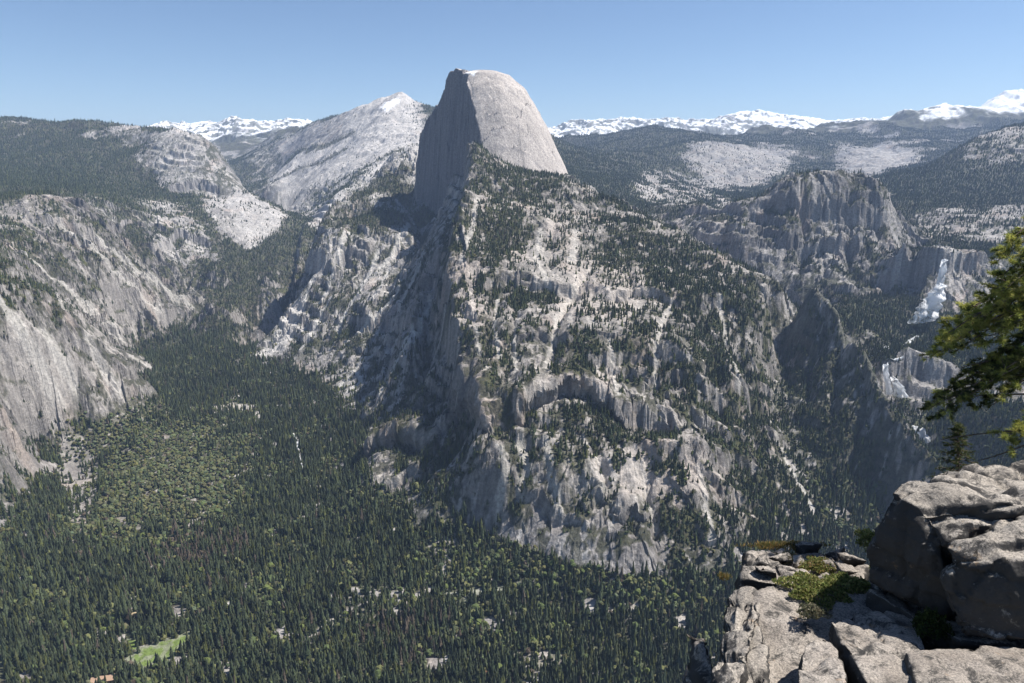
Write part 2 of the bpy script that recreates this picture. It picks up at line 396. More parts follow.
Z = np.maximum(Z, dome)
print('relief', time.time() - T0)
HXf, HYf = grads(Z)
SLP = np.hypot(HXf, HYf)
# elevation angle bookkeeping: which places the viewpoint can see
EL = Z / Df
HOR = np.maximum.accumulate(EL, axis=1)
PXf = 512 + FPX * Uf * 1.0 / (CP - SP * EL) * 1.0
# (forward depth along the view axis per metre of distance is CP - SP*EL)
def visible(margin):
    prev = np.concatenate([np.full((NU, 1), -9.0), HOR[:, :-1]], 1)
    return (Z + margin) / Df >= prev - 1e-4
def at(px, py):
    """ground point seen along a bearing: walk outwards over the terrain"""
    x, y, z = ray(px, py); k = z / y; u = x / y
    i = int(round((u - us[0]) / (us[1] - us[0]))); i = min(max(i, 0), NU - 1)
    j = int(np.argmax(EL[i, 20:] >= k)) + 20
    if EL[i, j] < k: j = NR - 1
    D = rows[j]
    return np.array([u * D, D, Z[i, j]])
# ------------------------------------------------------------------ land cover, drawn on the ground plan
def area(poly, soft=25.0, rough=25.0, seed=0):
    """ground cover inside a surveyed outline: 0..1 over the sheet, frayed at the edge"""
    p = np.array([at(a, b)[:2] for a, b in poly])
    m = soft + rough + 10
    x0, y0 = p.min(0) - m; x1, y1 = p.max(0) + m
    sel = (X > x0) & (X < x1) & (Y > y0) & (Y < y1)
    xs, ys = X[sel], Y[sel]; n = len(p)
    if rough:
        xs = xs + rough * fbm(xs / (rough * 1.7), ys / (rough * 1.7), 3, seed + 500) * 2; ys = ys + rough * fbm(xs / (rough * 1.7), ys / (rough * 1.7), 3, seed + 501) * 2
    d = np.full(len(xs), 1e9); inside = np.zeros(len(xs), bool)
    for i in range(n):
        a, b = p[i], p[(i + 1) % n]; e = b - a; L = e @ e + 1e-9
        t = np.clip(((xs - a[0]) * e[0] + (ys - a[1]) * e[1]) / L, 0, 1)
        d = np.minimum(d, np.hypot(xs - a[0] - t * e[0], ys - a[1] - t * e[1]))
        c = ((a[1] > ys) != (b[1] > ys))
        with np.errstate(divide='ignore', invalid='ignore'):
            inside ^= c & (xs < (b[0] - a[0]) * (ys - a[1]) / (b[1] - a[1] + 1e-12) + a[0])
    v = np.where(inside, 0.5 + d / soft, 0.5 - d / soft)
    out = np.zeros(X.shape, np.float32); out[sel] = np.clip(v, 0, 1); return out
def strip(path, width, rough=0.35, seed=0):
    """a band along a surveyed path; width in metres"""
    p = np.array([at(a, b)[:2] for a, b in path]); m = width * 2 + 10
    x0, y0 = p.min(0) - m; x1, y1 = p.max(0) + m
    sel = (X > x0) & (X < x1) & (Y > y0) & (Y < y1)
    xs, ys = X[sel], Y[sel]
    xs = xs + width * rough * 2 * fbm(xs / (width * 2), ys / (width * 2), 2, seed + 600); ys = ys + width * rough * 2 * fbm(xs / (width * 2), ys / (width * 2), 2, seed + 601)
    d = np.full(len(xs), 1e9)
    for a, b in zip(p[:-1], p[1:]):
        e = b - a; L = e @ e + 1e-9
        t = np.clip(((xs - a[0]) * e[0] + (ys - a[1]) * e[1]) / L, 0, 1)
        d = np.minimum(d, np.hypot(xs - a[0] - t * e[0], ys - a[1] - t * e[1]))
    out = np.zeros(X.shape, np.float32); out[sel] = np.clip(1.5 - d / width, 0, 1); return out
def q(s): return [tuple(float(v) for v in a.split(',')) for a in s.split()]

VG1 = fbm(Xw / 170, Yw / 170, 5, 201, gain=0.6)
VG2 = fbm(X / 45, Y / 45, 3, 211, gain=0.6)
VG3 = fbm(X / 16, Y / 16, 2, 221)
STV = streaks(45, 5, 3, 231, fbm)
slope_s = np.hypot(GX, GY)
steep_here = smooth(0.9, 1.9, SLP)
# woods: dense on gentle ground, broken on the granite
woods = 1 - smooth(0.30, 0.62, slope_s + 0.55 * VG1)
woods = np.where(Z < -905, 1.0, woods)
midl = smooth(4300, 5200, Df)
woods = woods * (1 - midl) + midl * (1 - smooth(0.35, 0.75, slope_s + 0.5 * VG1))
woods = woods.astype(np.float32)
def limc(m, v):
    global woods; woods = woods * (1 - m) + m * np.clip(v + 1.5 * VG1 + .9 * VG2, 0, .92)
def add(m, v):
    global woods; woods = np.maximum(woods, m * v)
def cut(m, v=1.0):
    global woods; woods = woods * (1 - m * v)
def lim(m, v):
    global woods; woods = woods * (1 - m) + m * v
# the front of the great mass: scattered trees everywhere, thick woods on the benches
front = area(q('440,250 468,155 560,178 640,214 720,254 800,286 780,340 772,400 790,470 818,525 720,560 650,558 600,532 530,520 430,505 372,480 372,431 430,330'), 40, 20, 1)
lim(front, np.clip(0.40 + 1.9 * VG1 + 1.3 * STV + 1.0 * VG2, 0.01, 0.95))
add(area(q('470,215 485,205 522,208 527,245 505,272 472,262 452,262'), 40, 30, 2), 0.72)
add(area(q('488,160 520,172 562,176 575,186 540,196 500,190 484,172'), 30, 20, 3), 0.7)
add(area(q('560,195 620,225 690,240 760,282 770,297 700,290 650,296 600,288 583,262 560,240'), 60, 60, 4), 0.68)
cut(area(q('525,205 600,205 600,250 585,290 530,290 515,262 530,240'), 40, 50, 5), 0.55)
add(area(q('600,330 660,325 655,350 610,352'), 20, 15, 6), 0.8)
add(area(q('680,300 760,300 770,330 765,400 780,470 740,520 720,430 690,380'), 40, 40, 7), 0.8)
add(area(q('745,500 800,480 830,530 800,560 720,560 735,530'), 30, 20, 8), 0.85)
for s_, v_ in (('585,270 640,262 650,300 640,340 600,345 560,330 560,300', .8), ('455,290 500,285 520,340 500,420 470,400 452,330', .6), ('600,320 690,320 700,350 600,352', .5),
               ('530,440 660,450 655,520 600,520 540,500', .55), ('640,450 700,450 760,510 700,550 640,540', .6), ('520,300 556,300 556,380 520,380', .5)):
    cut(area(q(s_), 40, 35, 9), v_ * .6)
flank = area(q('250,356 296,300 312,245 340,206 386,190 412,210 430,245 440,300 450,360 430,430 372,431 330,386 300,369'), 50, 20, 10)
lim(flank, np.clip(0.30 + 1.6 * STV + 0.9 * VG1, 0.03, 0.85))
add(area(q('384,170 416,160 415,190 380,192 365,187'), 60, 30, 11), 0.95)
add(area(q('330,205 372,205 400,215 385,240 350,235 328,222'), 60, 40, 12), 0.7)
add(area(q('325,260 350,240 372,250 350,300 325,350 300,366 310,320'), 40, 40, 121), 0.35)
cut(area(q('245,357 275,335 296,300 310,262 318,265 305,318 285,352'), 30, 20, 13), 0.85)
left = area(q('0,255 60,300 95,340 130,372 158,402 125,413 75,395 30,425 25,470 20,500 0,532 -60,540 -60,250'), 40, 20, 14)
lim(left, np.clip(0.20 + 1.3 * VG1 + 0.9 * VG2, 0.02, 0.8))
add(area(q('-60,250 20,262 60,290 70,312 40,300 0,320 -60,320'), 40, 30, 15), 0.85)
add(area(q('24,408 80,400 90,450 60,460 28,455'), 30, 20, 16), 0.9)
second = area(q('0,205 60,196 95,212 125,245 160,280 212,308 175,320 108,350 60,300 0,255 -60,255 -60,215'), 60, 30, 17)
lim(second, np.clip(0.36 + 1.6 * VG1 + .8 * VG2, 0.04, 0.85))
cut(area(q('0,255 40,258 100,300 150,325 110,345 60,300'), 50, 30, 18), .5)
add(area(q('-60,135 80,132 130,145 150,180 140,215 105,203 60,190 -60,190'), 250, 150, 19), 0.92)
add(area(q('108,205 140,225 180,285 185,300 160,275 125,240'), 80, 40, 191), 0.9)
lim(area(q('152,135 172,129 205,138 230,165 237,182 230,196 160,188'), 120, 40, 20), 0.06)
lim(area(q('235,185 290,217 268,238 250,250 235,246 215,228 200,200'), 80, 50, 21), .5 * np.clip(.15 + 1.8 * STV, 0, 1))
limc(area(q('150,200 190,205 215,240 230,268 215,290 170,280 150,240'), 100, 80, 211), 0.4)
lim(area(q('330,124 405,92 440,104 420,140 385,165 340,204 300,208 245,190 290,145'), 250, 100, 22), 0.012)
add(area(q('300,195 330,180 370,165 380,175 340,195 310,212'), 150, 100, 23), .5)
# back country on the right
add(area(q('565,140 640,128 690,138 680,160 660,205 620,200 580,180 565,165'), 250, 150, 24), 0.93)
lim(area(q('690,142 760,148 800,146 790,170 740,190 700,188 690,165'), 250, 150, 25), 0.10)
limc(area(q('640,170 690,172 720,195 700,212 660,208 635,190'), 150, 100, 26), 0.4)
limc(area(q('800,180 720,195 705,215 750,240 790,270 900,290 905,255 888,185'), 60, 50, 27), 0.33)
lim(area(q('838,142 870,140 925,148 922,160 880,176 845,178'), 250, 100, 28), 0.0)
add(area(q('855,148 835,142 850,140 900,130 1100,108 1100,210 1000,212 900,214 888,186 925,160 930,148 890,140'), 200, 100, 29), 0.93)
limc(area(q('965,140 1000,130 1100,120 1100,150 1000,165 965,160'), 100, 80, 30), 0.45)
limc(area(q('895,232 915,215 1000,205 1100,200 1100,242 1000,243 950,240 900,240'), 60, 50, 31), 0.3)
add(area(q('845,292 900,288 925,300 915,345 880,345 850,310'), 40, 30, 32), 0.93)
add(area(q('905,252 900,242 1100,244 1100,256 975,258 925,254'), 40, 20, 33), .9)
lim(area(q('912,266 1040,262 1040,298 905,298'), 20, 10, 34), 0.15)
limc(area(q('815,300 850,350 880,410 905,460 900,500 825,520 790,450 778,400 785,345'), 40, 30, 35), 0.58)
add(area(q('818,284 850,322 880,365 905,415 935,465 965,450 900,380 866,330 840,295'), 40, 30, 38), .8)
add(area(q('890,410 930,395 1060,400 1060,470 930,480'), 40, 30, 36), .9)
add(area(q('289,224 266,240 252,250 216,262 200,258 199,285 215,308 230,350 245,355 270,320 300,292 308,250'), 60, 40, 37), .95)
bg = smooth(4600, 6000, Df) * np.where((X > 300) & (Uf < .24), .45, 1.0); woods = woods * (1 - bg * smooth(.08, .35, fbm(Xw / 700, Yw / 500, 5, 290, gain=.62)) * .85)
add(area(q('-60,148 130,148 140,170 -60,170'), 150, 100, 382), .8)
add(np.maximum.reduce([strip(q('262,192 300,168 345,150'), 45, .6, 383), strip(q('330,200 360,170 400,150'), 40, .6, 384), strip(q('285,165 320,148 350,135'), 60, .6, 385), strip(q('250,178 275,160 300,150'), 60, .7, 386)]), .6)
valley_gap = smooth(.18, .38, fbm(X / 75, Y / 75, 4, 291, gain=.6)) * (Z < -900)
woods = woods * (1 - .8 * valley_gap)
cut(ISDOME.astype(np.float32), 1.0)
add(area(q('215,312 180,319 142,318 122,333 140,352 165,402 230,400 240,345'), 30, 20, 381), .95)
cut(smooth(1.5, 2.6, SLP), .9 - .45 * front - .4 * (Uf > .38) * (Df < 2600))
# clearings of the valley
meadow = (.55 + .45 * smooth(-.3, .1, VG3)) * np.maximum.reduce([area(q('128,658 150,646 178,638 190,632 196,638 178,652 165,664 140,668'), 10, 8, 40), area(q('128,640 140,640 138,650 128,650'), 6, 5, 41), area(q('438,592 480,588 520,583 560,580 575,590 540,592 480,600 450,602'), 12, 12, 42) * .3])
sand = np.maximum.reduce([area(q('212,407 232,403 258,406 250,411 225,412'), 12, 8, 43), area(q('132,608 139,607 140,620 134,622'), 5, 4, 44), strip(q('280,425 292,432 297,440 299,452 302,470'), 5, .4, 45), strip(q('255,413 262,418'), 8, .4, 46),
                          strip(q('432,588 415,597 405,606 385,617 375,620'), 8, .4, 47), strip(q('300,645 335,618 372,600 392,585 408,568'), 8, .9, 471) * .7, strip(q('440,545 452,560 440,575'), 9, .8, 472) * .7, area(q('340,600 372,590 395,592 385,612 350,625 325,640 310,632'), 15, 14, 48) * .4, area(q('508,652 560,648 568,668 548,672 515,670'), 12, 12, 49) * .45,
                          area(q('605,606 638,604 640,610 608,614'), 6, 7, 50), area(q('668,618 690,614 692,628 680,630'), 6, 6, 51), strip(q('524,512 528,530 522,548 518,556'), 6, .4, 52), area(q('425,545 455,533 462,545 432,556'), 10, 8, 53) * .6,
                          area(q('300,515 330,490 308,505'), 5, 5, 54)])
decid = area(q('95,415 140,410 165,425 200,425 240,440 262,470 240,500 200,520 120,535 95,520 105,480 85,440'), 190, 90, 60)
decid2 = area(q('440,560 470,545 560,560 640,565 720,575 700,600 600,595 560,585 430,592'), 40, 50, 61) * .55
dead = np.maximum(area(q('150,545 200,530 245,545 230,575 170,570'), 60, 60, 62), .8 * area(q('380,620 440,610 430,660 380,650'), 40, 50, 63))
cut(np.clip(meadow * 2, 0, 1)); cut(np.clip(sand * 1.2, 0, 1), .75)
cut(decid, .25)
boul = smooth(0.33, 0.42, fbm(X / 22, Y / 22, 2, 240)) * (Z < -880) * (decid + .2 * smooth(-0.05, 0.25, VG1))
cut(np.clip(boul, 0, 1), .8)
grey_out = area(q('60,432 75,425 97,460 98,500 85,540 70,520 60,480'), 15, 15, 64); lim(grey_out, 0.25)
woods = np.where(front > .3, woods * np.clip(1.15 + 2.2 * VG2 + .8 * VG3, .15, 1.3), woods)
woods = np.clip(woods, 0, 1)

# --- colour of the bare ground
def mixc(a, b, t):
    return a * (1 - t[..., None]) + np.asarray(b, np.float32) * t[..., None]
g1 = smooth(-0.35, 0.45, fbm(Xw / 240, Yw / 240, 4, 250)).astype(np.float32)
ALB = mixc(np.ones(X.shape + (3,), np.float32) * np.array([.215, .203, .196], np.float32), (.37, .35, .332), g1)
ALB *= (1 + 0.5 * fbm(X / 20, Y / 20, 3, 251, gain=.7))[..., None]
ALB = mixc(ALB, (.42, .34, .29), smooth(0.1, 0.5, fbm(X / 150, Y / 150, 3, 253)) * .45)
ALB = mixc(ALB, (.10, .096, .098), smooth(0.0, 0.4, STV) * smooth(.45, .9, SLP) * .75)
ALB = mixc(ALB, (.50, .475, .45), smooth(0.1, 0.4, streaks(22, 7, 2, 261, fbm)) * .75)
# grass, brush and soil in the cracks and on the ledges
BR1 = streaks(34, 3, 3, 281, fbm)
slabs = np.maximum.reduce([area(q('560,265 600,250 640,262 650,295 610,300 575,300'), 25, 25, 310), area(q('452,268 490,262 480,330 460,330'), 20, 20, 311), area(q('560,290 640,300 630,325 560,318'), 20, 25, 312), area(q('560,375 620,365 610,392 565,380'), 15, 20, 313), area(q('590,440 690,450 740,480 690,500 600,480'), 20, 30, 314), area(q('545,218 565,212 572,250 552,258'), 15, 15, 315), area(q('505,235 530,240 525,262 508,262'), 15, 15, 316)])
bowl = area(q('812,288 845,320 865,352 890,395 910,440 935,470 900,500 825,522 790,452 776,400 780,345 796,310'), 30, 20, 39)
brush = smooth(-0.05, 0.10, -.5 * slabs + VG2 * .7 + .45 * VG3 + 0.6 * VG1 + .6 * BR1 + 0.02 + .15 * front + .10 * leftm + .25 * bowl) * (1 - smooth(1.6, 3.2, SLP) * (1 - .8 * bowl)) * rock * (1 - .75 * smooth(5000, 5600, Df) * (Uf < .08) * (Uf > -.33))
ALB = mixc(ALB, (.052, .055, .034), (brush * .88 * (1 - ISDOME)).astype(np.float32))
far_rock = smooth(5500, 7500, Df)
chutes = np.maximum.reduce([strip(q('590,268 580,285 566,305 556,322 554,345 546,368'), 9, .3, 70), strip(q('672,306 662,325 657,350 655,385'), 9, .5, 71), strip(q('576,232 572,262'), 16, .4, 72),
    strip(q('478,200 470,235 462,262'), 12, .4, 73), strip(q('130,355 150,367'), 10, .3, 74), strip(q('45,335 60,360 72,385'), 16, .4, 75), strip(q('10,320 35,360 50,395'), 12, .4, 76),
    strip(q('340,385 355,372 362,380 348,392'), 10, .3, 77), strip(q('345,345 372,318 398,290'), 9, .3, 78), strip(q('300,350 322,310 330,300'), 9, .4, 79), strip(q('430,305 415,335 405,350'), 9, .3, 791),
    strip(q('520,445 528,470 520,500'), 12, .4, 792), strip(q('580,440 600,462 612,480'), 10, .4, 793), strip(q('770,420 790,470 815,515'), 7, .3, 794), strip(q('390,265 378,290 372,300'), 9, .4, 795),
    strip(q('330,228 318,262 302,312'), 16, .5, 801), strip(q('378,252 360,290 338,332'), 11, .5, 802), strip(q('420,262 402,300 384,335'), 10, .5, 803), strip(q('350,232 338,262 322,300'), 12, .5, 804), strip(q('408,225 398,245 380,268'), 14, .5, 805), strip(q('412,330 395,365 380,395'), 8, .5, 806), strip(q('380,330 362,358 348,380'), 8, .5, 807),
    strip(q('498,300 494,330 500,358'), 7, .5, 808), strip(q('520,310 514,345 516,372'), 6, .5, 809), strip(q('610,340 612,365 616,392'), 7, .5, 810), strip(q('640,450 648,490 656,532'), 8, .5, 811), strip(q('700,470 706,510 712,540'), 7, .5, 812), strip(q('470,290 474,320 480,352'), 7, .5, 813), strip(q('540,230 536,262 548,290'), 10, .6, 814), strip(q('720,300 726,340 738,380'), 8, .5, 815),
    strip(q('0,300 30,345 60,400'), 14, .6, 816), strip(q('60,300 92,350 118,392'), 13, .6, 817), strip(q('20,250 70,290 118,338'), 22, .6, 818), strip(q('60,225 110,268 160,308'), 22, .6, 819), strip(q('100,240 145,275 190,306'), 20, .6, 820), strip(q('545,440 552,480 560,510'), 9, .6, 821), strip(q('500,445 506,480 498,510'), 9, .6, 822)])
cut(chutes, .9)
ALB = mixc(ALB, (.58, .56, .53), chutes * .6)
ALB = ALB * np.where(leftm, .84, 1.0)[..., None].astype(np.float32)
ALB = mixc(ALB, (.52, .47, .435), slabs * .45)
pale = np.maximum.reduce([area(q('237,190 290,217 268,238 250,248 235,225 225,200'), 60, 50, 80) * .55, area(q('245,357 275,335 296,300 305,300 285,352'), 30, 20, 81), area(q('152,135 205,138 230,165 200,186 160,186'), 100, 40, 82) * .4,
    area(q('845,145 922,148 920,160 880,176 862,160'), 100, 60, 83) * .5, area(q('690,142 800,146 790,170 740,190 700,188'), 150, 100, 84) * .3, area(q('915,250 968,259 966,264 940,262 912,256'), 20, 8, 85), area(q('560,460 600,450 650,470 640,500 580,500'), 30, 40, 86) * .5,
    area(q('340,140 405,92 440,104 420,140 385,165 340,204 300,208 255,185'), 150, 60, 87) * .85])
ALB = mixc(ALB, (.56, .535, .51), pale * .7)
ALB *= (1 - .22 * far_rock * (X > 0))[..., None]
# diagonal joints in the far granite
dj = fbm((X * .77 + Y * .64) / 900, (X * .64 - Y * .77) / 110, 4, 262)
ALB = mixc(ALB, (.19, .19, .195), smooth(0.1, 0.3, dj) * far_rock * .8 * (1 - pale * .3))
dome_c = np.array([.44, .40, .37], np.float32) * (1 + .30 * fbm(S / 22, Q / 90, 4, 263, gain=.6) + .12 * fbm(X / 200, Y / 200, 2, 264))[..., None]
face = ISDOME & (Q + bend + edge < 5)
dome_c = mixc(dome_c, (.125, .12, .125), face * (.82 + .18 * smooth(-.2, .3, fbm(S / 13, Z / 400, 3, 266))))  # sheer face: darker granite, with part of its shade put into the colour
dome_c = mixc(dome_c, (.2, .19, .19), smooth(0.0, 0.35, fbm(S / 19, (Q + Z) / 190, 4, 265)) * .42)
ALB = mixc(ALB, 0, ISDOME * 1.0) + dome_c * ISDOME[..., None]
sn_n = fbm(X / 900, Y / 900, 5, 270, gain=.6)
snow = smooth(11500, 13000, Df) * smooth(330, 520, Z + 420 * sn_n) * (1 - .85 * smooth(.36, .62, SLP + .5 * fbm(X / 300, Y / 300, 3, 271)))
snow = np.maximum(snow, smooth(0.02, 0.12, sn_n - .03) * area(q('835,125 890,110 960,100 1024,90 1100,88 1100,112 1020,114 960,112 890,122'), 300, 100, 90))
snow = np.maximum(snow, area(q('985,98 1000,91 1030,92 1100,90 1100,104 1030,104 985,110 920,113 950,107'), 150, 60, 91))
snow = np.maximum(snow, smooth(4500, 5500, X) * smooth(10300, 10800, Df) * smooth(690, 800, Z + 420 * sn_n) * (1 - .8 * smooth(.5, .8, SLP)))
snow = np.maximum(snow, area(q('380,108 396,98 400,101 386,112'), 40, 30, 92) * .9)
snow = np.maximum(snow, .0 * smooth(0.15, 0.3, sn_n) * (area(q('345,118 405,92 440,104 430,125 380,125'), 200, 50, 93)) * .8)
snow = np.maximum(snow, area(q('464,76 468,72 478,71 474,77'), 8, 4, 94))
wood_soil = mixc(np.ones(X.shape + (3,), np.float32) * np.array([.05, .047, .034], np.float32), (.085, .09, .045), smooth(-.2, .4, VG2))
ALB = mixc(ALB, 0, smooth(.3, .75, woods) * .95) + wood_soil * (smooth(.3, .75, woods) * .95)[..., None]
ALB = mixc(ALB, (.15, .15, .09), decid * smooth(-.2, .3, VG2) * .5)
ALB = mixc(ALB, (.13, .18, .05), meadow)
ALB = mixc(ALB, (.44, .40, .34), np.clip(sand, 0, 1) * smooth(-.2, .3, VG3) * .7)
ALB = mixc(ALB, (.38, .36, .34), np.clip(boul, 0, 1) * .8)
cut(snow, 1.0)
ALB = mixc(ALB, (.80, .82, .85), snow.astype(np.float32))
ALB *= (1 - .10 * (1 - snow))[..., None]
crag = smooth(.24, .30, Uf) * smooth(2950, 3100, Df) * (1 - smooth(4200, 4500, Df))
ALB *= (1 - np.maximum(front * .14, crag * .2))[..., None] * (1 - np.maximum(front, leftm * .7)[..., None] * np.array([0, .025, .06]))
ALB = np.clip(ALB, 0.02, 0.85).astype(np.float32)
print('paint', time.time() - T0)
# ------------------------------------------------------------------ materials
def nodes_of(name):
    m = bpy.data.materials.new(name); m.use_nodes = True; nt = m.node_tree
    return m, nt, nt.nodes['Principled BSDF']
def terrain_material():
    m, nt, b = nodes_of('weathered_ground'); N_, L_ = nt.nodes, nt.links
    at_ = N_.new('ShaderNodeAttribute'); at_.attribute_name = 'albedo'
    tc = N_.new('ShaderNodeTexCoord')
    n1 = N_.new('ShaderNodeTexNoise'); n1.inputs['Scale'].default_value = 0.11; n1.inputs['Detail'].default_value = 6; n1.inputs['Roughness'].default_value = .72
    L_.new(tc.outputs['Object'], n1.inputs['Vector'])
    r = N_.new('ShaderNodeMapRange'); r.inputs['From Min'].default_value = .3; r.inputs['From Max'].default_value = .7; r.inputs['To Min'].default_value = .55; r.inputs['To Max'].default_value = 1.4
    L_.new(n1.outputs['Fac'], r.inputs['Value'])
    mx = N_.new('ShaderNodeVectorMath'); mx.operation = 'SCALE'
    L_.new(at_.outputs['Color'], mx.inputs[0]); L_.new(r.outputs[0], mx.inputs['Scale'])
    L_.new(mx.outputs[0], b.inputs['Base Color'])
    b.inputs['Roughness'].default_value = .95; b.inputs['Specular IOR Level'].default_value = .15
    n2 = N_.new('ShaderNodeTexNoise'); n2.inputs['Scale'].default_value = 0.1; n2.inputs['Detail'].default_value = 7; n2.inputs['Roughness'].default_value = .7
    L_.new(tc.outputs['Object'], n2.inputs['Vector'])
    bp = N_.new('ShaderNodeBump'); bp.inputs['Strength'].default_value = 1.0; bp.inputs['Distance'].default_value = 4.0
    L_.new(n2.outputs['Fac'], bp.inputs['Height']); L_.new(bp.outputs[0], b.inputs['Normal'])
    return m
MT = terrain_material()
coll = bpy.context.scene.collection
def raw_mesh(name, v, f, mat, attrs=None, smooth_=False):
    """v (n,3), f (m,k) of one face size"""
    me = bpy.data.meshes.new(name); v = np.asarray(v, np.float32); f = np.asarray(f, np.int32)
    me.vertices.add(len(v)); me.vertices.foreach_set('co', v.ravel())
    me.loops.add(f.size); me.loops.foreach_set('vertex_index', f.ravel())
    me.polygons.add(len(f)); me.polygons.foreach_set('loop_start', np.arange(0, f.size, f.shape[1], dtype=np.int32))
    if smooth_: me.polygons.foreach_set('use_smooth', np.ones(len(f), bool))
    else: me.polygons.foreach_set('use_smooth', np.zeros(len(f), bool))
    for k, a in (attrs or {}).items():
        ca = me.color_attributes.new(k, 'FLOAT_COLOR', 'POINT')
        c = np.ones((len(v), 4), np.float32); c[:, :3] = a; ca.data.foreach_set('color', c.ravel())
    me.update(calc_edges=True)
    if mat: me.materials.append(mat)
    return me
def put(name, me, label=None, cat=None, kind=None, group=None, parent=None, loc=None):
    o = bpy.data.objects.new(name, me); coll.objects.link(o)
    if label: o['label'] = label
    if cat: o['category'] = cat
    if kind: o['kind'] = kind
    if group: o['group'] = group
    if parent: o.parent = parent
    if loc is not None: o.location = loc
    return o
# the sheet is split along natural lines into named pieces of country that butt edge to edge
Zc = (Z[:-1, :-1] + Z[1:, 1:]) / 2; Dc = (Df[:-1, :-1] + Df[1:, 1:]) / 2; Uc = (Uf[:-1, :-1] + Uf[1:, 1:]) / 2
cls = np.zeros(Zc.shape, np.int8)                    # 0 valley ground
cls[(Zc > -900) & (Dc < 4300)] = 1                   # mountain slopes, centre
cls[(Zc > -915) & (Dc < 4800) & (Uc < -0.36 + 0.0 * Dc)] = 2   # left
left_m = (Uc < np.interp(Dc, [1000, 2600, 3200, 4000, 4800, 5400, 6500, 9000], [-.5, -.45, -.42, -.40, -.34, -.31, -.31, -.31]))
cls[(cls == 1) & left_m] = 2; cls[(cls == 2) & ~left_m] = 1
cls[(cls == 1) & (Uc > 0.42) & (Dc > 1500)] = 3      # right, the canyon of the falls
cls[Dc >= 4300] = 4
cls[(Dc >= 4000) & left_m] = 5
cls[(Dc >= 5200) & ~left_m & (Uc < 0.02)] = 6
cls[Dc >= 9800] = 7
domc = ISDOME[:-1, :-1] | ISDOME[1:, 1:]; cls[domc] = 8
NAMES = {0: ('valley_ground', 'forested valley floor and canyon bottom'), 1: ('mountain_slope', 'steep grey granite mountain below the half dome'),
         2: ('cliff_terrain', 'pale granite cliffs on the left of the valley'), 3: ('canyon_terrain', 'granite canyon walls around the waterfalls'),
         4: ('forested_hills', 'forested hills and granite slabs behind the dome'), 5: ('plateau_terrain', 'forested plateau ending in a pale dome on the left'),
         6: ('granite_ridge', 'pale slabby granite ridge behind the dome'), 7: ('snowy_mountains', 'snowy mountain range on the horizon'), 8: ('granite_dome', 'huge half dome of granite with a sheer shaded face')}
vid = np.arange(NU * NR).reshape(NU, NR)
quads = np.stack([vid[:-1, :-1], vid[1:, :-1], vid[1:, 1:], vid[:-1, 1:]], -1)
VV = np.stack([X + DXo, Y + DYo, Z], -1).reshape(-1, 3).astype(np.float32); AA = ALB.reshape(-1, 3)
for k, (nm, lb) in NAMES.items():
    fq = quads[cls == k]
    if not len(fq): continue
    un, inv = np.unique(fq, return_inverse=True)
    me = raw_mesh(nm, VV[un], inv.reshape(fq.shape), MT, {'albedo': AA[un]})
    put(nm, me, lb, None, 'structure')
print('mesh', time.time() - T0)
# ------------------------------------------------------------------ trees
def leaf_material(name, rough=.9):
    m, nt, b = nodes_of(name); N_, L_ = nt.nodes, nt.links
    a = N_.new('ShaderNodeAttribute'); a.attribute_name = 'tint'
    tc = N_.new('ShaderNodeTexCoord'); n1 = N_.new('ShaderNodeTexNoise'); n1.inputs['Scale'].default_value = .8; n1.inputs['Detail'].default_value = 3
    L_.new(tc.outputs['Object'], n1.inputs['Vector'])
    r = N_.new('ShaderNodeMapRange'); r.inputs['From Min'].default_value = .3; r.inputs['From Max'].default_value = .7; r.inputs['To Min'].default_value = .6; r.inputs['To Max'].default_value = 1.45
    L_.new(n1.outputs['Fac'], r.inputs['Value'])
    mx = N_.new('ShaderNodeVectorMath'); mx.operation = 'SCALE'
    L_.new(a.outputs['Color'], mx.inputs[0]); L_.new(r.outputs[0], mx.inputs['Scale']); L_.new(mx.outputs[0], b.inputs['Base Color'])
    b.inputs['Roughness'].default_value = rough; b.inputs['Specular IOR Level'].default_value = .1
    return m
ML = leaf_material('foliage')
def conifer(r, tiers, sides, bare=0.1):
    """unit tree 1 m tall, crown radius rad: drooping ragged whorls"""
    v, f = [], []
    for t in range(tiers):
        z0 = bare + (1 - bare) * t / tiers; z1 = min(1.0, z0 + (1 - bare) / tiers * 1.9)
        if t == tiers - 1: z1 = 1.0
        rr = 0.135 * (1 - 0.88 * (t / tiers) ** 1.15) * r.uniform(.85, 1.15)
        k = len(v); v.append((r.normal(0, .006), r.normal(0, .006), z1)); n = sides
        ph = r.uniform(0, 6.3)
        for i in range(n):
            a = ph + 2 * math.pi * i / n; q_ = rr * r.uniform(.6, 1.25)
            v.append((q_ * math.cos(a), q_ * math.sin(a), z0 + r.uniform(-.035, .03)))
        for i in range(n): f.append((k, k + 1 + i, k + 1 + (i + 1) % n))
    return np.array(v, np.float32), np.array(f, np.int32)
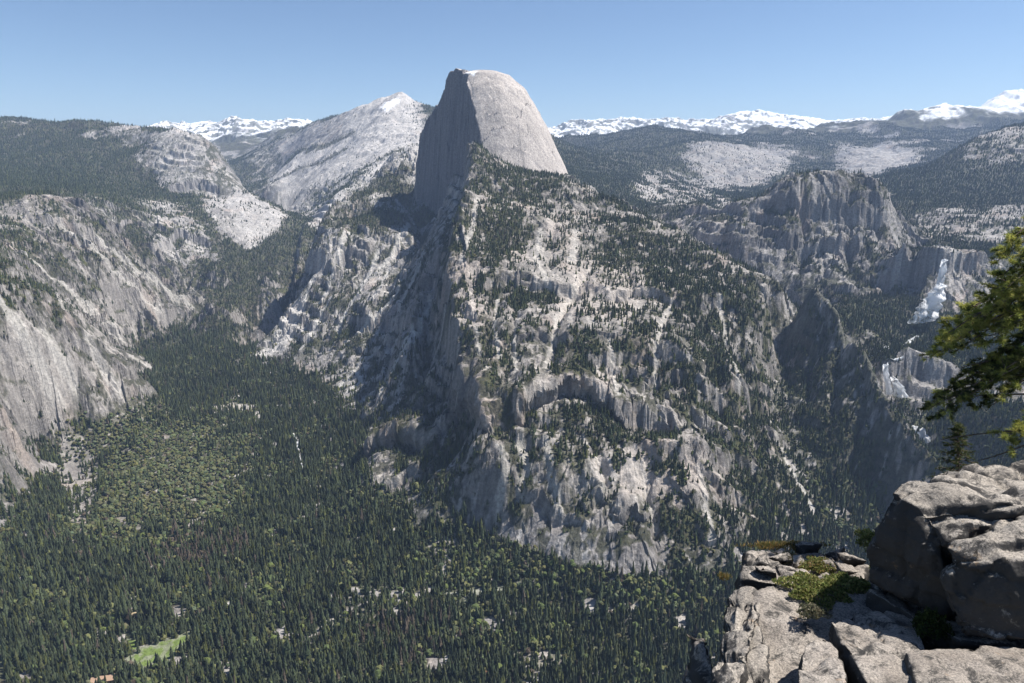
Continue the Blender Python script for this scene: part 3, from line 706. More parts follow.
def broad(r, n_lobes, hi):
    """unit round crown 1 m tall made of ragged clumps"""
    phi = (1 + 5 ** .5) / 2
    iv = np.array([(-1, phi, 0), (1, phi, 0), (-1, -phi, 0), (1, -phi, 0), (0, -1, phi), (0, 1, phi), (0, -1, -phi), (0, 1, -phi), (phi, 0, -1), (phi, 0, 1), (-phi, 0, -1), (-phi, 0, 1)], float)
    iv /= np.linalg.norm(iv[0])
    jf = np.array([(0, 11, 5), (0, 5, 1), (0, 1, 7), (0, 7, 10), (0, 10, 11), (1, 5, 9), (5, 11, 4), (11, 10, 2), (10, 7, 6), (7, 1, 8), (3, 9, 4), (3, 4, 2), (3, 2, 6), (3, 6, 8), (3, 8, 9), (4, 9, 5), (2, 4, 11), (6, 2, 10), (8, 6, 7), (9, 8, 1)])
    V, F = [], []
    for k in range(n_lobes):
        c = np.array([r.uniform(-.22, .22), r.uniform(-.22, .22), r.uniform(.35, .75)]) if k else np.array([0, 0, .5])
        s = r.uniform(.2, .36) if k else .4
        V.append(iv * s * r.uniform(.75, 1.2, (12, 1)) * np.array([1, 1, 1.05]) + c); F.append(jf + 12 * k)
    return np.concatenate(V).astype(np.float32), np.concatenate(F).astype(np.int32)
rt = np.random.default_rng(3)
CON_N = [conifer(rt, 7, 7) for _ in range(8)]; CON_M = [conifer(rt, 4, 5) for _ in range(8)]; CON_F = [conifer(rt, 2, 4, .02) for _ in range(6)]
BRO_N = [broad(rt, 4, 1) for _ in range(6)]; BRO_F = [broad(rt, 1, 0) for _ in range(5)]

VIS = visible(40.0)
def grid_sample(G, x, y):
    fu = (x / y - us[0]) / (us[1] - us[0]); fr = np.interp(y, rows, np.arange(NR))
    i = np.clip(fu.astype(int), 0, NU - 2); j = np.clip(fr.astype(int), 0, NR - 2); a = fu - i; b = fr - j
    return (G[i, j] * (1 - a) + G[i + 1, j] * a) * (1 - b) + (G[i, j + 1] * (1 - a) + G[i + 1, j + 1] * a) * b
def nearest(G, x, y):
    fu = (x / y - us[0]) / (us[1] - us[0]); fr = np.interp(y, rows, np.arange(NR))
    return G[np.clip(np.round(fu).astype(int), 0, NU - 1), np.clip(np.round(fr).astype(int), 0, NR - 1)]
def scatter(d0, d1, sp):
    xs, ys = [], []
    nY = int((d1 - d0) / sp)
    gy = d0 + (np.arange(nY) + .5) * sp
    for y in gy:
        n = int(y * 1.76 / sp); xs.append((np.arange(n) + .5) * sp - y * .88); ys.append(np.full(n, y))
    x = np.concatenate(xs); y = np.concatenate(ys)
    x += rng.uniform(-.62, .62, len(x)) * sp; y += rng.uniform(-.62, .62, len(y)) * sp
    y = np.clip(y, d0, d1)
    ok = nearest(VIS, x, y); return x[ok], y[ok]
bands = [(1040, 1700, 7.2), (1700, 2400, 7.8), (2400, 3400, 9.3), (3400, 4800, 12.5), (4800, 7000, 15.0), (7000, 10500, 22.0)]
TX, TY = [], []
for b_ in bands:
    x, y = scatter(*b_); TX.append(x); TY.append(y)
TX = np.concatenate(TX); TY = np.concatenate(TY)
dens = grid_sample(woods.astype(np.float64), TX, TY); slp = nearest(SLP, TX, TY)
clump = fbm(TX / 60, TY / 60, 2, 401) * .5
slopeok = 1 - smooth(1.8, 3.2, slp) * .75
ok = rng.uniform(0, 1, len(TX)) < np.clip(dens * 1.12 + clump * (dens < .8) * (dens > .08), 0, 1) * slopeok
TX, TY, dens = TX[ok], TY[ok], dens[ok]
TZ = grid_sample(Z, TX, TY)
dc = grid_sample(decid.astype(np.float64), TX, TY); dc2 = grid_sample(decid2.astype(np.float64), TX, TY); dd_ = grid_sample(dead.astype(np.float64), TX, TY)
md = grid_sample(np.maximum(meadow, 0), TX, TY)
nT = len(TX); u1 = rng.uniform(0, 1, nT)
sp_n = fbm(TX / 130, TY / 130, 3, 410)
isb = u1 < np.clip(dc * .93 + dc2 * .7 + .10 + .35 * (sp_n > .2) , 0, .95)
isb &= (TY < 3300)
valley = TZ < -880
hh = np.where(valley, rng.normal(23, 8.5, nT), rng.normal(17, 5, nT)); hh = np.clip(hh, 7, 50) * (1 + .6 * fbm(TX / 70, TY / 70, 3, 420))
hh = np.where(dens < .5, hh * .85, hh)
hh = np.where(TY > 4800, hh * 1.05, hh); hh = np.where(TY > 7000, hh * 1.1, hh)
hh = np.where(isb, np.clip(rng.normal(11, 3.4, nT), 4, 20) * np.where(valley, 1, .7), hh)
wid = np.where(isb, rng.uniform(.8, 1.25, nT), rng.uniform(.8, 1.25, nT) * np.interp(hh, [8, 20, 40], [1.9, 1.45, 1.1]))
wid = np.where((TY > 4800) & ~isb, wid * 1.35, wid)
base_c = np.array([.043, .053, .028]); 
tint = base_c[None] * rng.uniform(.55, 1.5, (nT, 1)) * (1 + .35 * sp_n[:, None])
tint = np.where(rng.uniform(0, 1, (nT, 1)) < .18, tint * np.array([1.5, 1.35, .85]), tint)
bc = np.array([.074, .083, .037])[None] * rng.uniform(.6, 1.35, (nT, 1)) * np.stack([rng.uniform(.85, 1.2, nT), np.ones(nT), rng.uniform(.8, 1.3, nT)], -1)
tint = np.where(isb[:, None], bc * np.where(valley, 1, .8)[:, None], tint)
deadm = (rng.uniform(0, 1, nT) < .02 + dd_ * .4) & valley
tint = np.where(deadm[:, None], np.array([.085, .068, .05])[None] * rng.uniform(.6, 1.2, (nT, 1)), tint)
tint = tint.astype(np.float32)
# the three hundred of each kind that stand nearest in the picture become single trees
infr = (np.abs(TX / (TY * CP - TZ * SP)) < .752) & ((TY * SP + TZ * CP) / (TY * CP - TZ * SP) > -.515)
def merged(sel, protos, name, lab, cat_group):
    idx = np.nonzero(sel)[0]
    if not len(idx): return
    V_, F_, C_ = [], [], []; off = 0
    pk = rng.integers(0, len(protos), len(idx)); ang = rng.uniform(0, 6.283, len(idx))
    for p_, (pv, pf_) in enumerate(protos):
        s = idx[pk == p_]
        if not len(s): continue
        a = ang[pk == p_]; c, si = np.cos(a), np.sin(a); h = hh[s]; w_ = (h * wid[s])
        vx = pv[None, :, 0] * c[:, None] - pv[None, :, 1] * si[:, None]; vy = pv[None, :, 0] * si[:, None] + pv[None, :, 1] * c[:, None]
        lean = rng.normal(0, .03, (2, len(s)))
        vz = pv[None, :, 2] * h[:, None]
        vv = np.stack([vx * w_[:, None] + TX[s][:, None] + vz * lean[0][:, None], vy * w_[:, None] + TY[s][:, None] + vz * lean[1][:, None], vz + TZ[s][:, None] - .5], -1)
        n = len(pv); V_.append(vv.reshape(-1, 3)); F_.append((pf_[None] + (np.arange(len(s)) * n)[:, None, None]).reshape(-1, 3) + off); off += n * len(s)
        C_.append(np.repeat(tint[s], n, 0))
    me = raw_mesh(name, np.concatenate(V_), np.concatenate(F_), ML, {'tint': np.concatenate(C_)})
    put(name, me, lab, cat_group, 'stuff')
    print(name, len(idx), 'trees', off, 'verts')
single = np.zeros(nT, bool)
dist = np.hypot(TX, TY) 
for kind_b, protos, nm, cat_, grp, trunk_h in ((False, CON_N, 'conifer_tree', 'tree', 'conifers of the valley forest', .1), (True, BRO_N, 'broadleaf_tree', 'tree', 'round broadleaf trees of the valley forest', .25)):
    cand = np.nonzero(infr & (isb == kind_b) & ~deadm)[0]
    vis_here = nearest(visible(2.0), TX[cand], TY[cand]); cand = cand[vis_here]
    # not behind the near ledge, and inside the frame
    d_ = (TY * CP - TZ * SP)[cand]; pxs = 512 + FPX * TX[cand] / d_; pys = 341.5 - FPX * (TY[cand] * SP + TZ[cand] * CP) / d_
    okk = (pxs > 3) & (pxs < 690) & (pys < 683 + 3)
    cand = cand[okk]; size = (hh[cand] / d_[okk]); cand = cand[np.argsort(-size)][:300]
    single[cand] = True
    dark, lite = [], []
    variants = []
    mm = []
    tq = np.array([(.048, .06, .03), (.034, .046, .024), (.065, .07, .032)]) if not kind_b else np.array([(.09, .11, .035), (.07, .09, .035), (.115, .12, .05)])
    for p_, (pv, pf_) in enumerate(protos):
        for c_ in range(3):
            me = raw_mesh(nm, pv, pf_, ML, {'tint': np.repeat(tq[c_:c_ + 1], len(pv), 0)}); mm.append(me)
    for k_, s in enumerate(cand):
        lab = 'tall dark green conifer standing in the forest on the valley floor' if not kind_b else 'round lighter green broadleaf tree standing among the valley conifers'
        o = put(nm, mm[int(rng.integers(len(mm)))], lab, cat_, None, grp, loc=(TX[s], TY[s], TZ[s] - .5))
        o.scale = (hh[s] * wid[s], hh[s] * wid[s], hh[s]); o.rotation_euler = (rng.normal(0, .03), rng.normal(0, .03), rng.uniform(0, 6.28))
rest = ~single
merged(rest & ~isb & (TY < 2000), CON_M, 'conifer_forest', 'dense dark conifer forest covering the valley floor', 'forest')
merged(rest & ~isb & (TY >= 2000) & (TY < 4000), CON_F, 'distant_conifers', 'dark conifers scattered over the cliffs and the canyon', 'forest')
merged(rest & ~isb & (TY >= 4000), CON_F, 'far_forest', 'far dark forest on the hills behind the dome', 'forest')
merged(rest & isb & (TY < 1900), BRO_N, 'broadleaf_woods', 'rounded light green broadleaf woods at the cliff foot', 'woods')
merged(rest & isb & (TY >= 1900), BRO_F, 'distant_broadleaf_woods', 'rounded broadleaf trees farther up the valley', 'woods')
print('trees', nT, time.time() - T0)
# ------------------------------------------------------------------ the near ledge, boulders and plants
from mathutils import noise as mn
def granite_near(name, light, dark, warm, lich=.5):
    m, nt, b = nodes_of(name); N_, L_ = nt.nodes, nt.links
    tc = N_.new('ShaderNodeTexCoord')
    def nz(sc_, det, rough, dist=0):
        n = N_.new('ShaderNodeTexNoise'); n.inputs['Scale'].default_value = sc_; n.inputs['Detail'].default_value = det; n.inputs['Roughness'].default_value = rough; n.inputs['Distortion'].default_value = dist
        L_.new(tc.outputs['Object'], n.inputs['Vector']); return n
    def ramp(src, a, c, ca, cb):
        r = N_.new('ShaderNodeValToRGB'); r.color_ramp.elements[0].position = a; r.color_ramp.elements[1].position = c
        r.color_ramp.elements[0].color = (*ca, 1); r.color_ramp.elements[1].color = (*cb, 1); L_.new(src, r.inputs[0]); return r
    def mix(f, a, c, mode='MIX'):
        x = N_.new('ShaderNodeMix'); x.data_type = 'RGBA'; x.blend_type = mode
        if isinstance(f, float): x.inputs[0].default_value = f
        else: L_.new(f, x.inputs[0])
        L_.new(a, x.inputs[6]) if not isinstance(a, tuple) else setattr(x.inputs[6], 'default_value', (*a, 1))
        L_.new(c, x.inputs[7]) if not isinstance(c, tuple) else setattr(x.inputs[7], 'default_value', (*c, 1))
        return x.outputs[2]
    base = ramp(nz(1.1, 6, .65).outputs['Fac'], .35, .65, warm, light).outputs[0]
    grain = ramp(nz(38, 3, .8).outputs['Fac'], .38, .6, (.55, .55, .55), (1.25, 1.22, 1.2)).outputs[0]
    col = mix(1.0, base, grain, 'MULTIPLY')
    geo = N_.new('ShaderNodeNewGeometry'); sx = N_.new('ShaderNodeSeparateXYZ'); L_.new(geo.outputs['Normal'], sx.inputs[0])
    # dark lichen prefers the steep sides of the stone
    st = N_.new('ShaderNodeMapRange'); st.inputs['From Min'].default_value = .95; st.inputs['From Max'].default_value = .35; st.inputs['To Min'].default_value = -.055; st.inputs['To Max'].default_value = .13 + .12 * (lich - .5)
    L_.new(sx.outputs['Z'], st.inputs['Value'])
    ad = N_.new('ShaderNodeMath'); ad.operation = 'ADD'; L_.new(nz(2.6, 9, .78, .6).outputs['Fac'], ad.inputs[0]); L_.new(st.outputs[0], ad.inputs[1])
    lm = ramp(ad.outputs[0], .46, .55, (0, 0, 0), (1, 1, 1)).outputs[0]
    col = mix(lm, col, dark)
    sp = ramp(nz(17, 4, .7).outputs['Fac'], .60, .66, (0, 0, 0), (.8, .8, .8)).outputs[0]
    col = mix(sp, col, (.07, .066, .062))
    og = ramp(nz(3.1, 5, .75).outputs['Fac'], .62, .72, (0, 0, 0), (.6, .6, .6)).outputs[0]
    col = mix(og, col, (.30, .19, .10))
    L_.new(col, b.inputs['Base Color']); b.inputs['Roughness'].default_value = .93; b.inputs['Specular IOR Level'].default_value = .2
    hn = nz(7, 8, .7)
    bp = N_.new('ShaderNodeBump'); bp.inputs['Strength'].default_value = .9; bp.inputs['Distance'].default_value = .06
    L_.new(hn.outputs['Fac'], bp.inputs['Height']); L_.new(bp.outputs[0], b.inputs['Normal'])
    return m
MG = granite_near('weathered_granite', (.36, .33, .295), (.055, .052, .049), (.22, .195, .17))
MGD = granite_near('lichened_granite', (.38, .35, .31), (.055, .052, .05), (.22, .2, .175), .75)
def V3(p): return Vector(P(*p)) if not isinstance(p, Vector) else p
def rock(name, points, mat, edge=.10, rnd=2, amp=.05, fr=1.6, seed=0, label=None, cat=None, kind=None, parent=None, cuts=5, creases=()):
    bm = bmesh.new()
    for p in points: bm.verts.new(V3(p))
    r_ = bmesh.ops.convex_hull(bm, input=bm.verts)
    bmesh.ops.delete(bm, geom=[v for v in bm.verts if not v.link_faces], context='VERTS')
    bmesh.ops.triangulate(bm, faces=bm.faces)
    for _ in range(cuts):
        es = [e for e in bm.edges if e.calc_length() > edge]
        if not es: break
        bmesh.ops.subdivide_edges(bm, edges=es, cuts=1, use_grid_fill=False)
        bmesh.ops.triangulate(bm, faces=[f for f in bm.faces if len(f.verts) > 3])
    for _ in range(rnd): bmesh.ops.smooth_vert(bm, verts=bm.verts, factor=.5, use_axis_x=True, use_axis_y=True, use_axis_z=True)
    bm.normal_update(); so_ = Vector((seed * 7.3, seed * 3.1, seed))
    mv = []
    for v in bm.verts:
        c = v.co; d = mn.fractal(c * fr + so_, .9, 2.1, 6) * amp
        rd = 1 - abs(mn.noise(c * fr * .55 + so_ * 2)) * 2
        d += -max(0, rd - .74) * 7 * amp * .6
        bl = mn.cell(Vector((c.x * 1.7 + .4 * mn.noise(c), c.y * 1.7, c.z * 2.6)) + so_)
        d += (bl - .5) * amp * .6
        for (a, b_, w_, dp) in creases:
            A_, B_ = a, b_; e = B_ - A_; t = max(0, min(1, (c - A_).dot(e) / e.length_squared)); dist_ = (c - A_ - e * t).length
            if dist_ < w_: d -= dp * (1 - dist_ / w_)
        mv.append(v.normal * d)
    for v, m_ in zip(bm.verts, mv): v.co += m_
    me = bpy.data.meshes.new(name); bm.to_mesh(me); bm.free()
    me.polygons.foreach_set('use_smooth', np.ones(len(me.polygons), bool)); me.materials.append(mat)
    return put(name, me, label, cat, kind, parent=parent)
def down(p, dz, dx=0, dy=0):
    q_ = V3(p); return Vector((q_.x + dx, q_.y + dy, q_.z - dz))
# long ledge running out over the drop
L1 = [(742, 592, 9.9), (775, 581, 10.2), (870, 578, 10.4), (990, 600, 9.6), (960, 640, 9.0), (860, 655, 8.6), (800, 690, 7.9), (750, 695, 7.8), (745, 640, 8.85)]
rock('ledge_ground', L1 + [down(p, 9, .6 + .25 * i % 2, .4) for i, p in enumerate(L1)], MG, .11, 2, .07, 1.2, 1, 'pale weathered granite ledge above the drop, in front', None, 'structure',
     creases=[(V3((770, 610, 9.3)), V3((845, 640, 8.5)), .07, .05), (V3((800, 600, 9.6)), V3((790, 660, 7.9)), .06, .05)])
L2 = [(739, 556, 11.4), (765, 549, 11.9), (805, 546, 12.2), (850, 551, 12.0), (872, 562, 11.4), (868, 584, 10.5), (775, 584, 10.45), (738, 579, 10.7)]
rock('ledge_ground', L2 + [down(p, 8, .9, .5) for p in L2], MG, .09, 2, .09, 2.2, 2, 'blocky end of the granite ledge, farthest from the viewer', None, 'structure',
     creases=[(V3((745, 566, 11.1)), V3((860, 572, 10.9)), .06, .07), (V3((790, 549, 12)), V3((800, 582, 10.5)), .06, .07), (V3((825, 550, 12)), V3((835, 580, 10.5)), .06, .07)])
rng_f = random.Random(4)
for i, (x_, y_, D_, s_) in enumerate([(757, 562, 11.2, .2), (778, 558, 11.5, .22), (800, 563, 11.2, .17), (806, 549, 12.0, .24), (838, 556, 11.6, .2), (852, 561, 11.3, .22), (765, 573, 10.8, .2), (786, 571, 10.9, .16), (826, 566, 11.1, .15), (846, 572, 10.8, .16)]):
    c = V3((x_, y_, D_)); ps = [c + Vector((rng_f.uniform(-1, 1) * s_ * 1.25, rng_f.uniform(-1, 1) * s_, rng_f.uniform(-.7, .75) * s_)) for _ in range(12)]
    pos = ('at the left end', 'in the second row', 'in the middle', 'on the far edge', 'on the right', 'nearest the boulder', 'low on the left', 'beside the grass', 'behind the green mat', 'right of the mat')[i]
    rock('stone', ps, MG, .07, 1, .02, 5, 10 + i, 'small pale stone on the far end of the ledge, ' + pos, 'stone')
# left wall of the ledge: dark fractured blocks going down
rock('ledge_block', [(736, 583, 10.3), (752, 590, 9.9), (770, 588, 10.1), (752, 640, 8.5), (735, 700, 7.3), (712, 700, 7.5), (718, 640, 8.9), (727, 600, 9.9), down((736, 583, 10.3), 4), down((752, 640, 8.6), 4), down((712, 700, 7.5), 3), down((735, 700, 7.3), 3)], MGD, .09, 1, .10, 2.0, 3,
     'dark fractured block forming the left wall of the ledge', 'rock')
rock('ledge_block', [(740, 606, 9.6), (758, 622, 9.1), (768, 650, 8.4), (768, 700, 7.5), (728, 705, 7.5), (734, 660, 8.4), down((740, 606, 9.6), 3), down((768, 700, 7.5), 3), down((728, 705, 7.5), 3)], MGD, .08, 1, .09, 2.4, 4,
     'speckled grey rock just below the front of the ledge', 'rock')
rock('rock_pinnacle', [(697, 628, 10.6), (704, 640, 10.2), (712, 660, 9.6), (716, 700, 9.0), (684, 700, 9.3), (686, 660, 10.0), (691, 640, 10.4), down((697, 628, 10.6), 5), down((716, 700, 9), 4), down((684, 700, 9.3), 4)], MGD, .09, 1, .1, 2.2, 5,
     'dark jagged pinnacle leftmost below the ledge', 'rock')
# blocks on the ledge
rock('granite_slab', [(830, 621, 8.85), (850, 612, 9.1), (893, 607, 9.3), (915, 618, 8.9), (925, 648, 8.0), (945, 690, 7.0), (872, 695, 6.9), (858, 668, 7.45), down((830, 621, 8.85), 1.2), down((915, 618, 8.9), 1.2), down((872, 695, 6.9), 1.2), down((945, 690, 7), 1.2)], MG, .07, 1, .045, 2.2, 6,
     'tilted wedge of granite in the middle of the ledge, shaded on its left', 'rock', creases=[(V3((850, 612, 9.1)), V3((905, 660, 7.7)), .05, .05)])
rock('granite_slab', [(808, 640, 8.3), (826, 636, 8.4), (838, 650, 8.05), (850, 695, 6.95), (795, 700, 6.9), (798, 668, 7.6), down((808, 640, 8.3), 1), down((850, 695, 6.95), 1), down((795, 700, 6.9), 1)], MG, .06, 1, .05, 3, 7,
     'small pointed block of granite left of the tilted wedge', 'rock')
rock('granite_slab', [(905, 650, 7.75), (935, 646, 7.8), (985, 646, 7.8), (1080, 648, 7.8), (1090, 720, 6.3), (930, 715, 6.35), (915, 685, 6.9), down((905, 650, 7.75), 1.5), down((1080, 648, 7.8), 1.5), down((930, 715, 6.35), 1.5), down((1090, 720, 6.3), 1.5)], MG, .07, 2, .04, 1.6, 8,
     'broad flat granite slab in the bottom right corner', 'rock', creases=[(V3((930, 670, 7.2)), V3((1030, 662, 7.4)), .04, .03)])
# the big boulder: upper body and a lower bulging body joined along a crack
B1 = [(889, 488, 9.7), (897, 481, 10.0), (922, 475, 10.2), (945, 467, 10.5), (988, 463, 10.7), (1060, 450, 11.0), (1100, 455, 11.0), (880, 520, 9.55), (872, 548, 9.5), (867, 577, 9.45), (884, 592, 9.2), (920, 602, 8.9), (942, 545, 8.7), (925, 515, 9.0), (1010, 500, 8.9), (1060, 500, 8.8), (1080, 600, 8.8), (950, 620, 8.6), (895, 590, 11.2), (1080, 600, 11.5), (880, 560, 11)]
rock('boulder', B1, MGD, .06, 2, .11, 1.5, 9, 'huge rounded granite boulder on the right, pale on top and dark with lichen below', 'boulder',
     creases=[(V3((935, 520, 8.95)), V3((1030, 498, 8.9)), .09, .12), (V3((968, 500, 9.1)), V3((950, 470, 10.4)), .06, .06), (V3((905, 500, 9.3)), V3((900, 590, 9.0)), .09, .08)])
B2 = [(945, 546, 8.55), (975, 533, 8.6), (1030, 514, 8.75), (1100, 505, 8.8), (938, 570, 8.4), (948, 605, 8.2), (962, 634, 8.0), (990, 640, 7.85), (1040, 640, 7.8), (1100, 640, 7.8), (1100, 560, 7.9), (1000, 560, 8.1), (960, 560, 8.3), (960, 625, 9.4), (1100, 640, 9.4), (1100, 505, 9.6), (960, 545, 9.4)]
rock('boulder', B2, MGD, .06, 2, .09, 1.7, 12, 'dark bulging lower boulder under the diagonal crack at the right edge', 'boulder')
rock('granite_slab', [(868, 590, 9.6), (925, 600, 9.2), (960, 640, 8.1), (1050, 648, 7.9), (1060, 600, 9.8), (880, 575, 10.6), down((868, 590, 9.6), .8), down((1050, 648, 7.9), .8), down((960, 640, 8.1), .8)], MGD, .1, 1, .06, 2, 13, 'shaded flat rock lying under the big boulder', 'rock')

# ---- leafy mats
def leaf_mat(name, c1, c2, trans=.25):
    m, nt, b = nodes_of(name); N_, L_ = nt.nodes, nt.links
    a = N_.new('ShaderNodeAttribute'); a.attribute_name = 'tint'; L_.new(a.outputs['Color'], b.inputs['Base Color'])
    b.inputs['Roughness'].default_value = .6; b.inputs['Specular IOR Level'].default_value = .25
    tr = N_.new('ShaderNodeBsdfTranslucent'); L_.new(a.outputs['Color'], tr.inputs['Color']); ms = N_.new('ShaderNodeMixShader'); ms.inputs[0].default_value = .4
    L_.new(b.outputs[0], ms.inputs[1]); L_.new(tr.outputs[0], ms.inputs[2]); L_.new(ms.outputs[0], N_['Material Output'].inputs['Surface'])
    return m
MLF = leaf_mat('small_leaves', None, None)
def shrub(name, centre, rx, ry, rz, n, size, cols, label, cat, seed, tall=0.0, group=None):
    r = np.random.default_rng(seed); c = V3(centre)
    V_, F_, C_ = [], [], []; k = 0
    th = r.uniform(0, 6.283, n); rad = np.sqrt(r.uniform(0, 1, n)); edge = 1 + .35 * np.sin(th * 3 + seed) * .6 + .2 * np.sin(th * 7 + 2 * seed)
    x = rad * np.cos(th) * rx * edge; y = rad * np.sin(th) * ry * edge
    lump = .55 + .45 * np.sin(x * 9 / max(rx, .2) + seed) * np.cos(y * 8 / max(ry, .2) + seed)
    z = r.uniform(0, 1, n) ** .6 * rz * (1 - rad ** 2 * .75) * (.6 + .4 * lump)
    for i in range(n):
        d = Vector((r.normal(), r.normal(), abs(r.normal()) + .5 + tall * 3)).normalized(); s = size * r.uniform(.6, 1.3)
        side = d.cross(Vector((r.normal(), r.normal(), r.normal()))).normalized() * s * (.32 if not tall else .07)
        o = Vector((x[i], y[i], z[i])); L_ = d * s
        V_ += [o, o + L_ * .5 + side, o + L_, o + L_ * .5 - side]; F_.append((k, k + 1, k + 2, k + 3)); k += 4
        cc = np.array(cols[int(r.integers(len(cols)))]) * r.uniform(.7, 1.35); C_ += [cc] * 4
    me = raw_mesh('leaves', [tuple(v) for v in V_], F_, MLF, {'tint': np.array(C_, np.float32)})
    root = bpy.data.objects.new(name, None); coll.objects.link(root); root.location = c; root['label'] = label; root['category'] = cat
    if group: root['group'] = group
    put('leaves', me, parent=root)
    # woody stems under the leaves
    V_, F_ = [], []; k = 0
    for i in range(14 if not tall else 0):
        a = r.uniform(0, 6.28); e = Vector((math.cos(a) * rx * r.uniform(.3, .8), math.sin(a) * ry * r.uniform(.3, .8), rz * r.uniform(.3, .7))); sd_ = Vector((-math.sin(a), math.cos(a), 0)) * .012
        V_ += [tuple(-sd_), tuple(sd_), tuple(e + sd_ * .4), tuple(e - sd_ * .4), (0, 0, .025), tuple(e + Vector((0, 0, .012)))]
        F_ += [(k, k + 1, k + 2, k + 3), (k, k + 4, k + 5, k + 3), (k + 1, k + 4, k + 5, k + 2)]; k += 6
    if V_: put('stem', raw_mesh('stem', V_, F_, MB), parent=root)
    return root
MB, nt_, b_ = nodes_of('bark'); b_.inputs['Base Color'].default_value = (.13, .095, .07, 1); b_.inputs['Roughness'].default_value = .95
_n = nt_.nodes.new('ShaderNodeTexNoise'); _n.inputs['Scale'].default_value = 14; _r = nt_.nodes.new('ShaderNodeValToRGB'); _r.color_ramp.elements[0].color = (.05, .038, .03, 1); _r.color_ramp.elements[1].color = (.2, .15, .11, 1); _r.color_ramp.elements[0].position = .35; _r.color_ramp.elements[1].position = .65
_t = nt_.nodes.new('ShaderNodeTexCoord'); nt_.links.new(_t.outputs['Object'], _n.inputs['Vector']); nt_.links.new(_n.outputs['Fac'], _r.inputs[0]); nt_.links.new(_r.outputs[0], b_.inputs['Base Color'])
GRN = [(.17, .20, .06), (.23, .25, .08), (.12, .15, .045), (.28, .25, .10)]
DRY = [(.24, .17, .07), (.17, .16, .06), (.30, .20, .08), (.12, .13, .05)]
GRY = [(.15, .14, .09), (.11, .12, .07), (.2, .18, .12)]
shrub('shrub', (820, 592, 9.95), .62, .42, .20, 6500, .045, GRN, 'wide low green shrub spread over the middle of the ledge', 'shrub', 1)
shrub('shrub', (848, 588, 10.1), .38, .3, .2, 2600, .045, GRN, 'green shrub at the foot of the boulder, right end of the mat', 'shrub', 2)
shrub('shrub', (812, 614, 9.15), .23, .17, .14, 1500, .035, GRY, 'small round grey-green shrub on bare rock in front of the green mat', 'shrub', 3)
shrub('shrub', (818, 567, 11.1), .32, .24, .12, 1500, .045, DRY + GRN, 'yellowish low shrub among the stones at the far end', 'shrub', 4)
shrub('shrub', (788, 560, 11.5), .22, .22, .1, 800, .04, DRY + GRY, 'brownish low shrub left of the yellowish one', 'shrub', 5)
shrub('grass_tuft', (785, 549, 12.1), .75, .12, .12, 1500, .10, DRY, 'band of orange and green grass along the far edge of the ledge', 'grass', 6, tall=.6)
shrub('grass_tuft', (724, 579, 10.6), .10, .08, .08, 260, .08, DRY, 'orange grass tuft hanging at the left corner of the ledge', 'grass', 7, tall=.5)
shrub('shrub', (888, 578, 10.4), .22, .3, .25, 1200, .05, GRN, 'small green plant in the gap left of the boulder', 'plant', 8)
shrub('shrub', (872, 545, 12.6), .3, .4, .3, 1800, .05, GRN, 'green bush behind the boulder at the edge of the ledge', 'bush', 9)
shrub('moss_patch', (930, 632, 8.45), .22, .22, .42, 3000, .035, [(.04, .06, .018), (.06, .085, .02), (.03, .045, .015)], 'dark green moss and ferns in the shade under the boulder', 'moss', 10)

# ---- pine at the right edge
def tube(path, radii, sides=6):
    V_, F_ = [], []
    for i, (p, r_) in enumerate(zip(path, radii)):
        d = (path[min(i + 1, len(path) - 1)] - path[max(i - 1, 0)]).normalized(); a = d.cross(Vector((.3, .2, 1))).normalized(); b = d.cross(a)
        for k in range(sides):
            t = 2 * math.pi * k / sides; V_.append(tuple(p + (a * math.cos(t) + b * math.sin(t)) * r_))
    for i in range(len(path) - 1):
        for k in range(sides):
            k2 = (k + 1) % sides; F_.append((i * sides + k, i * sides + k2, (i + 1) * sides + k2, (i + 1) * sides + k))
    return V_, F_
def bez(a, b, c, n):
    return [a * (1 - t) ** 2 + b * 2 * t * (1 - t) + c * t * t for t in [i / n for i in range(n + 1)]]
rp = np.random.default_rng(8)
NEED = leaf_mat('pine_needles', None, None)
def tufts(points, dirs, cols, n=44, ln=.10, w_=.0055):
    V_, F_, C_ = [], [], []; k = 0
    for o, d, cl in zip(points, dirs, cols if isinstance(cols[0], list) else [cols] * len(points)):
        cc = np.array(cl[int(rp.integers(len(cl)))]) * rp.uniform(.75, 1.25)
        for i in range(n):
            q_ = (d * rp.uniform(.4, 1.1) + Vector(rp.normal(0, .62, 3))).normalized(); L_ = ln * rp.uniform(.65, 1.2)
            s = q_.cross(Vector(rp.normal(0, 1, 3))).normalized() * w_
            b0 = o + d * rp.uniform(-.06, .02); V_ += [tuple(b0 - s), tuple(b0 + s), tuple(b0 + q_ * L_)]; F_.append((k, k + 1, k + 2)); k += 3; C_ += [cc * rp.uniform(.85, 1.15)] * 3
    return V_, F_, np.array(C_, np.float32)
pine = bpy.data.objects.new('pine_tree', None); coll.objects.link(pine); pb = Vector(P(1090, 470, 13.2)); pine.location = pb
pine['label'] = 'pine tree at the right edge with yellow-green needles on long drooping branches'; pine['category'] = 'tree'
tz = lambda z: Vector((pb.x + .05 * math.sin(z), pb.y, z))
tv, tf = tube([tz(z) - pb for z in (-9.5, -7, -5, -3, -1, 1, 3)], [.26, .23, .2, .17, .14, .1, .05], 10)
put('trunk', raw_mesh('trunk', tv, tf, MB, smooth_=True), parent=pine)
LIT_YG = [(.42, .42, .10), (.34, .36, .09), (.48, .45, .13), (.22, .25, .06)]; DG = [(.07, .09, .03), (.05, .065, .025), (.11, .12, .04)]  # needles: sunlit yellow-green and shaded dark green, light put into the tint
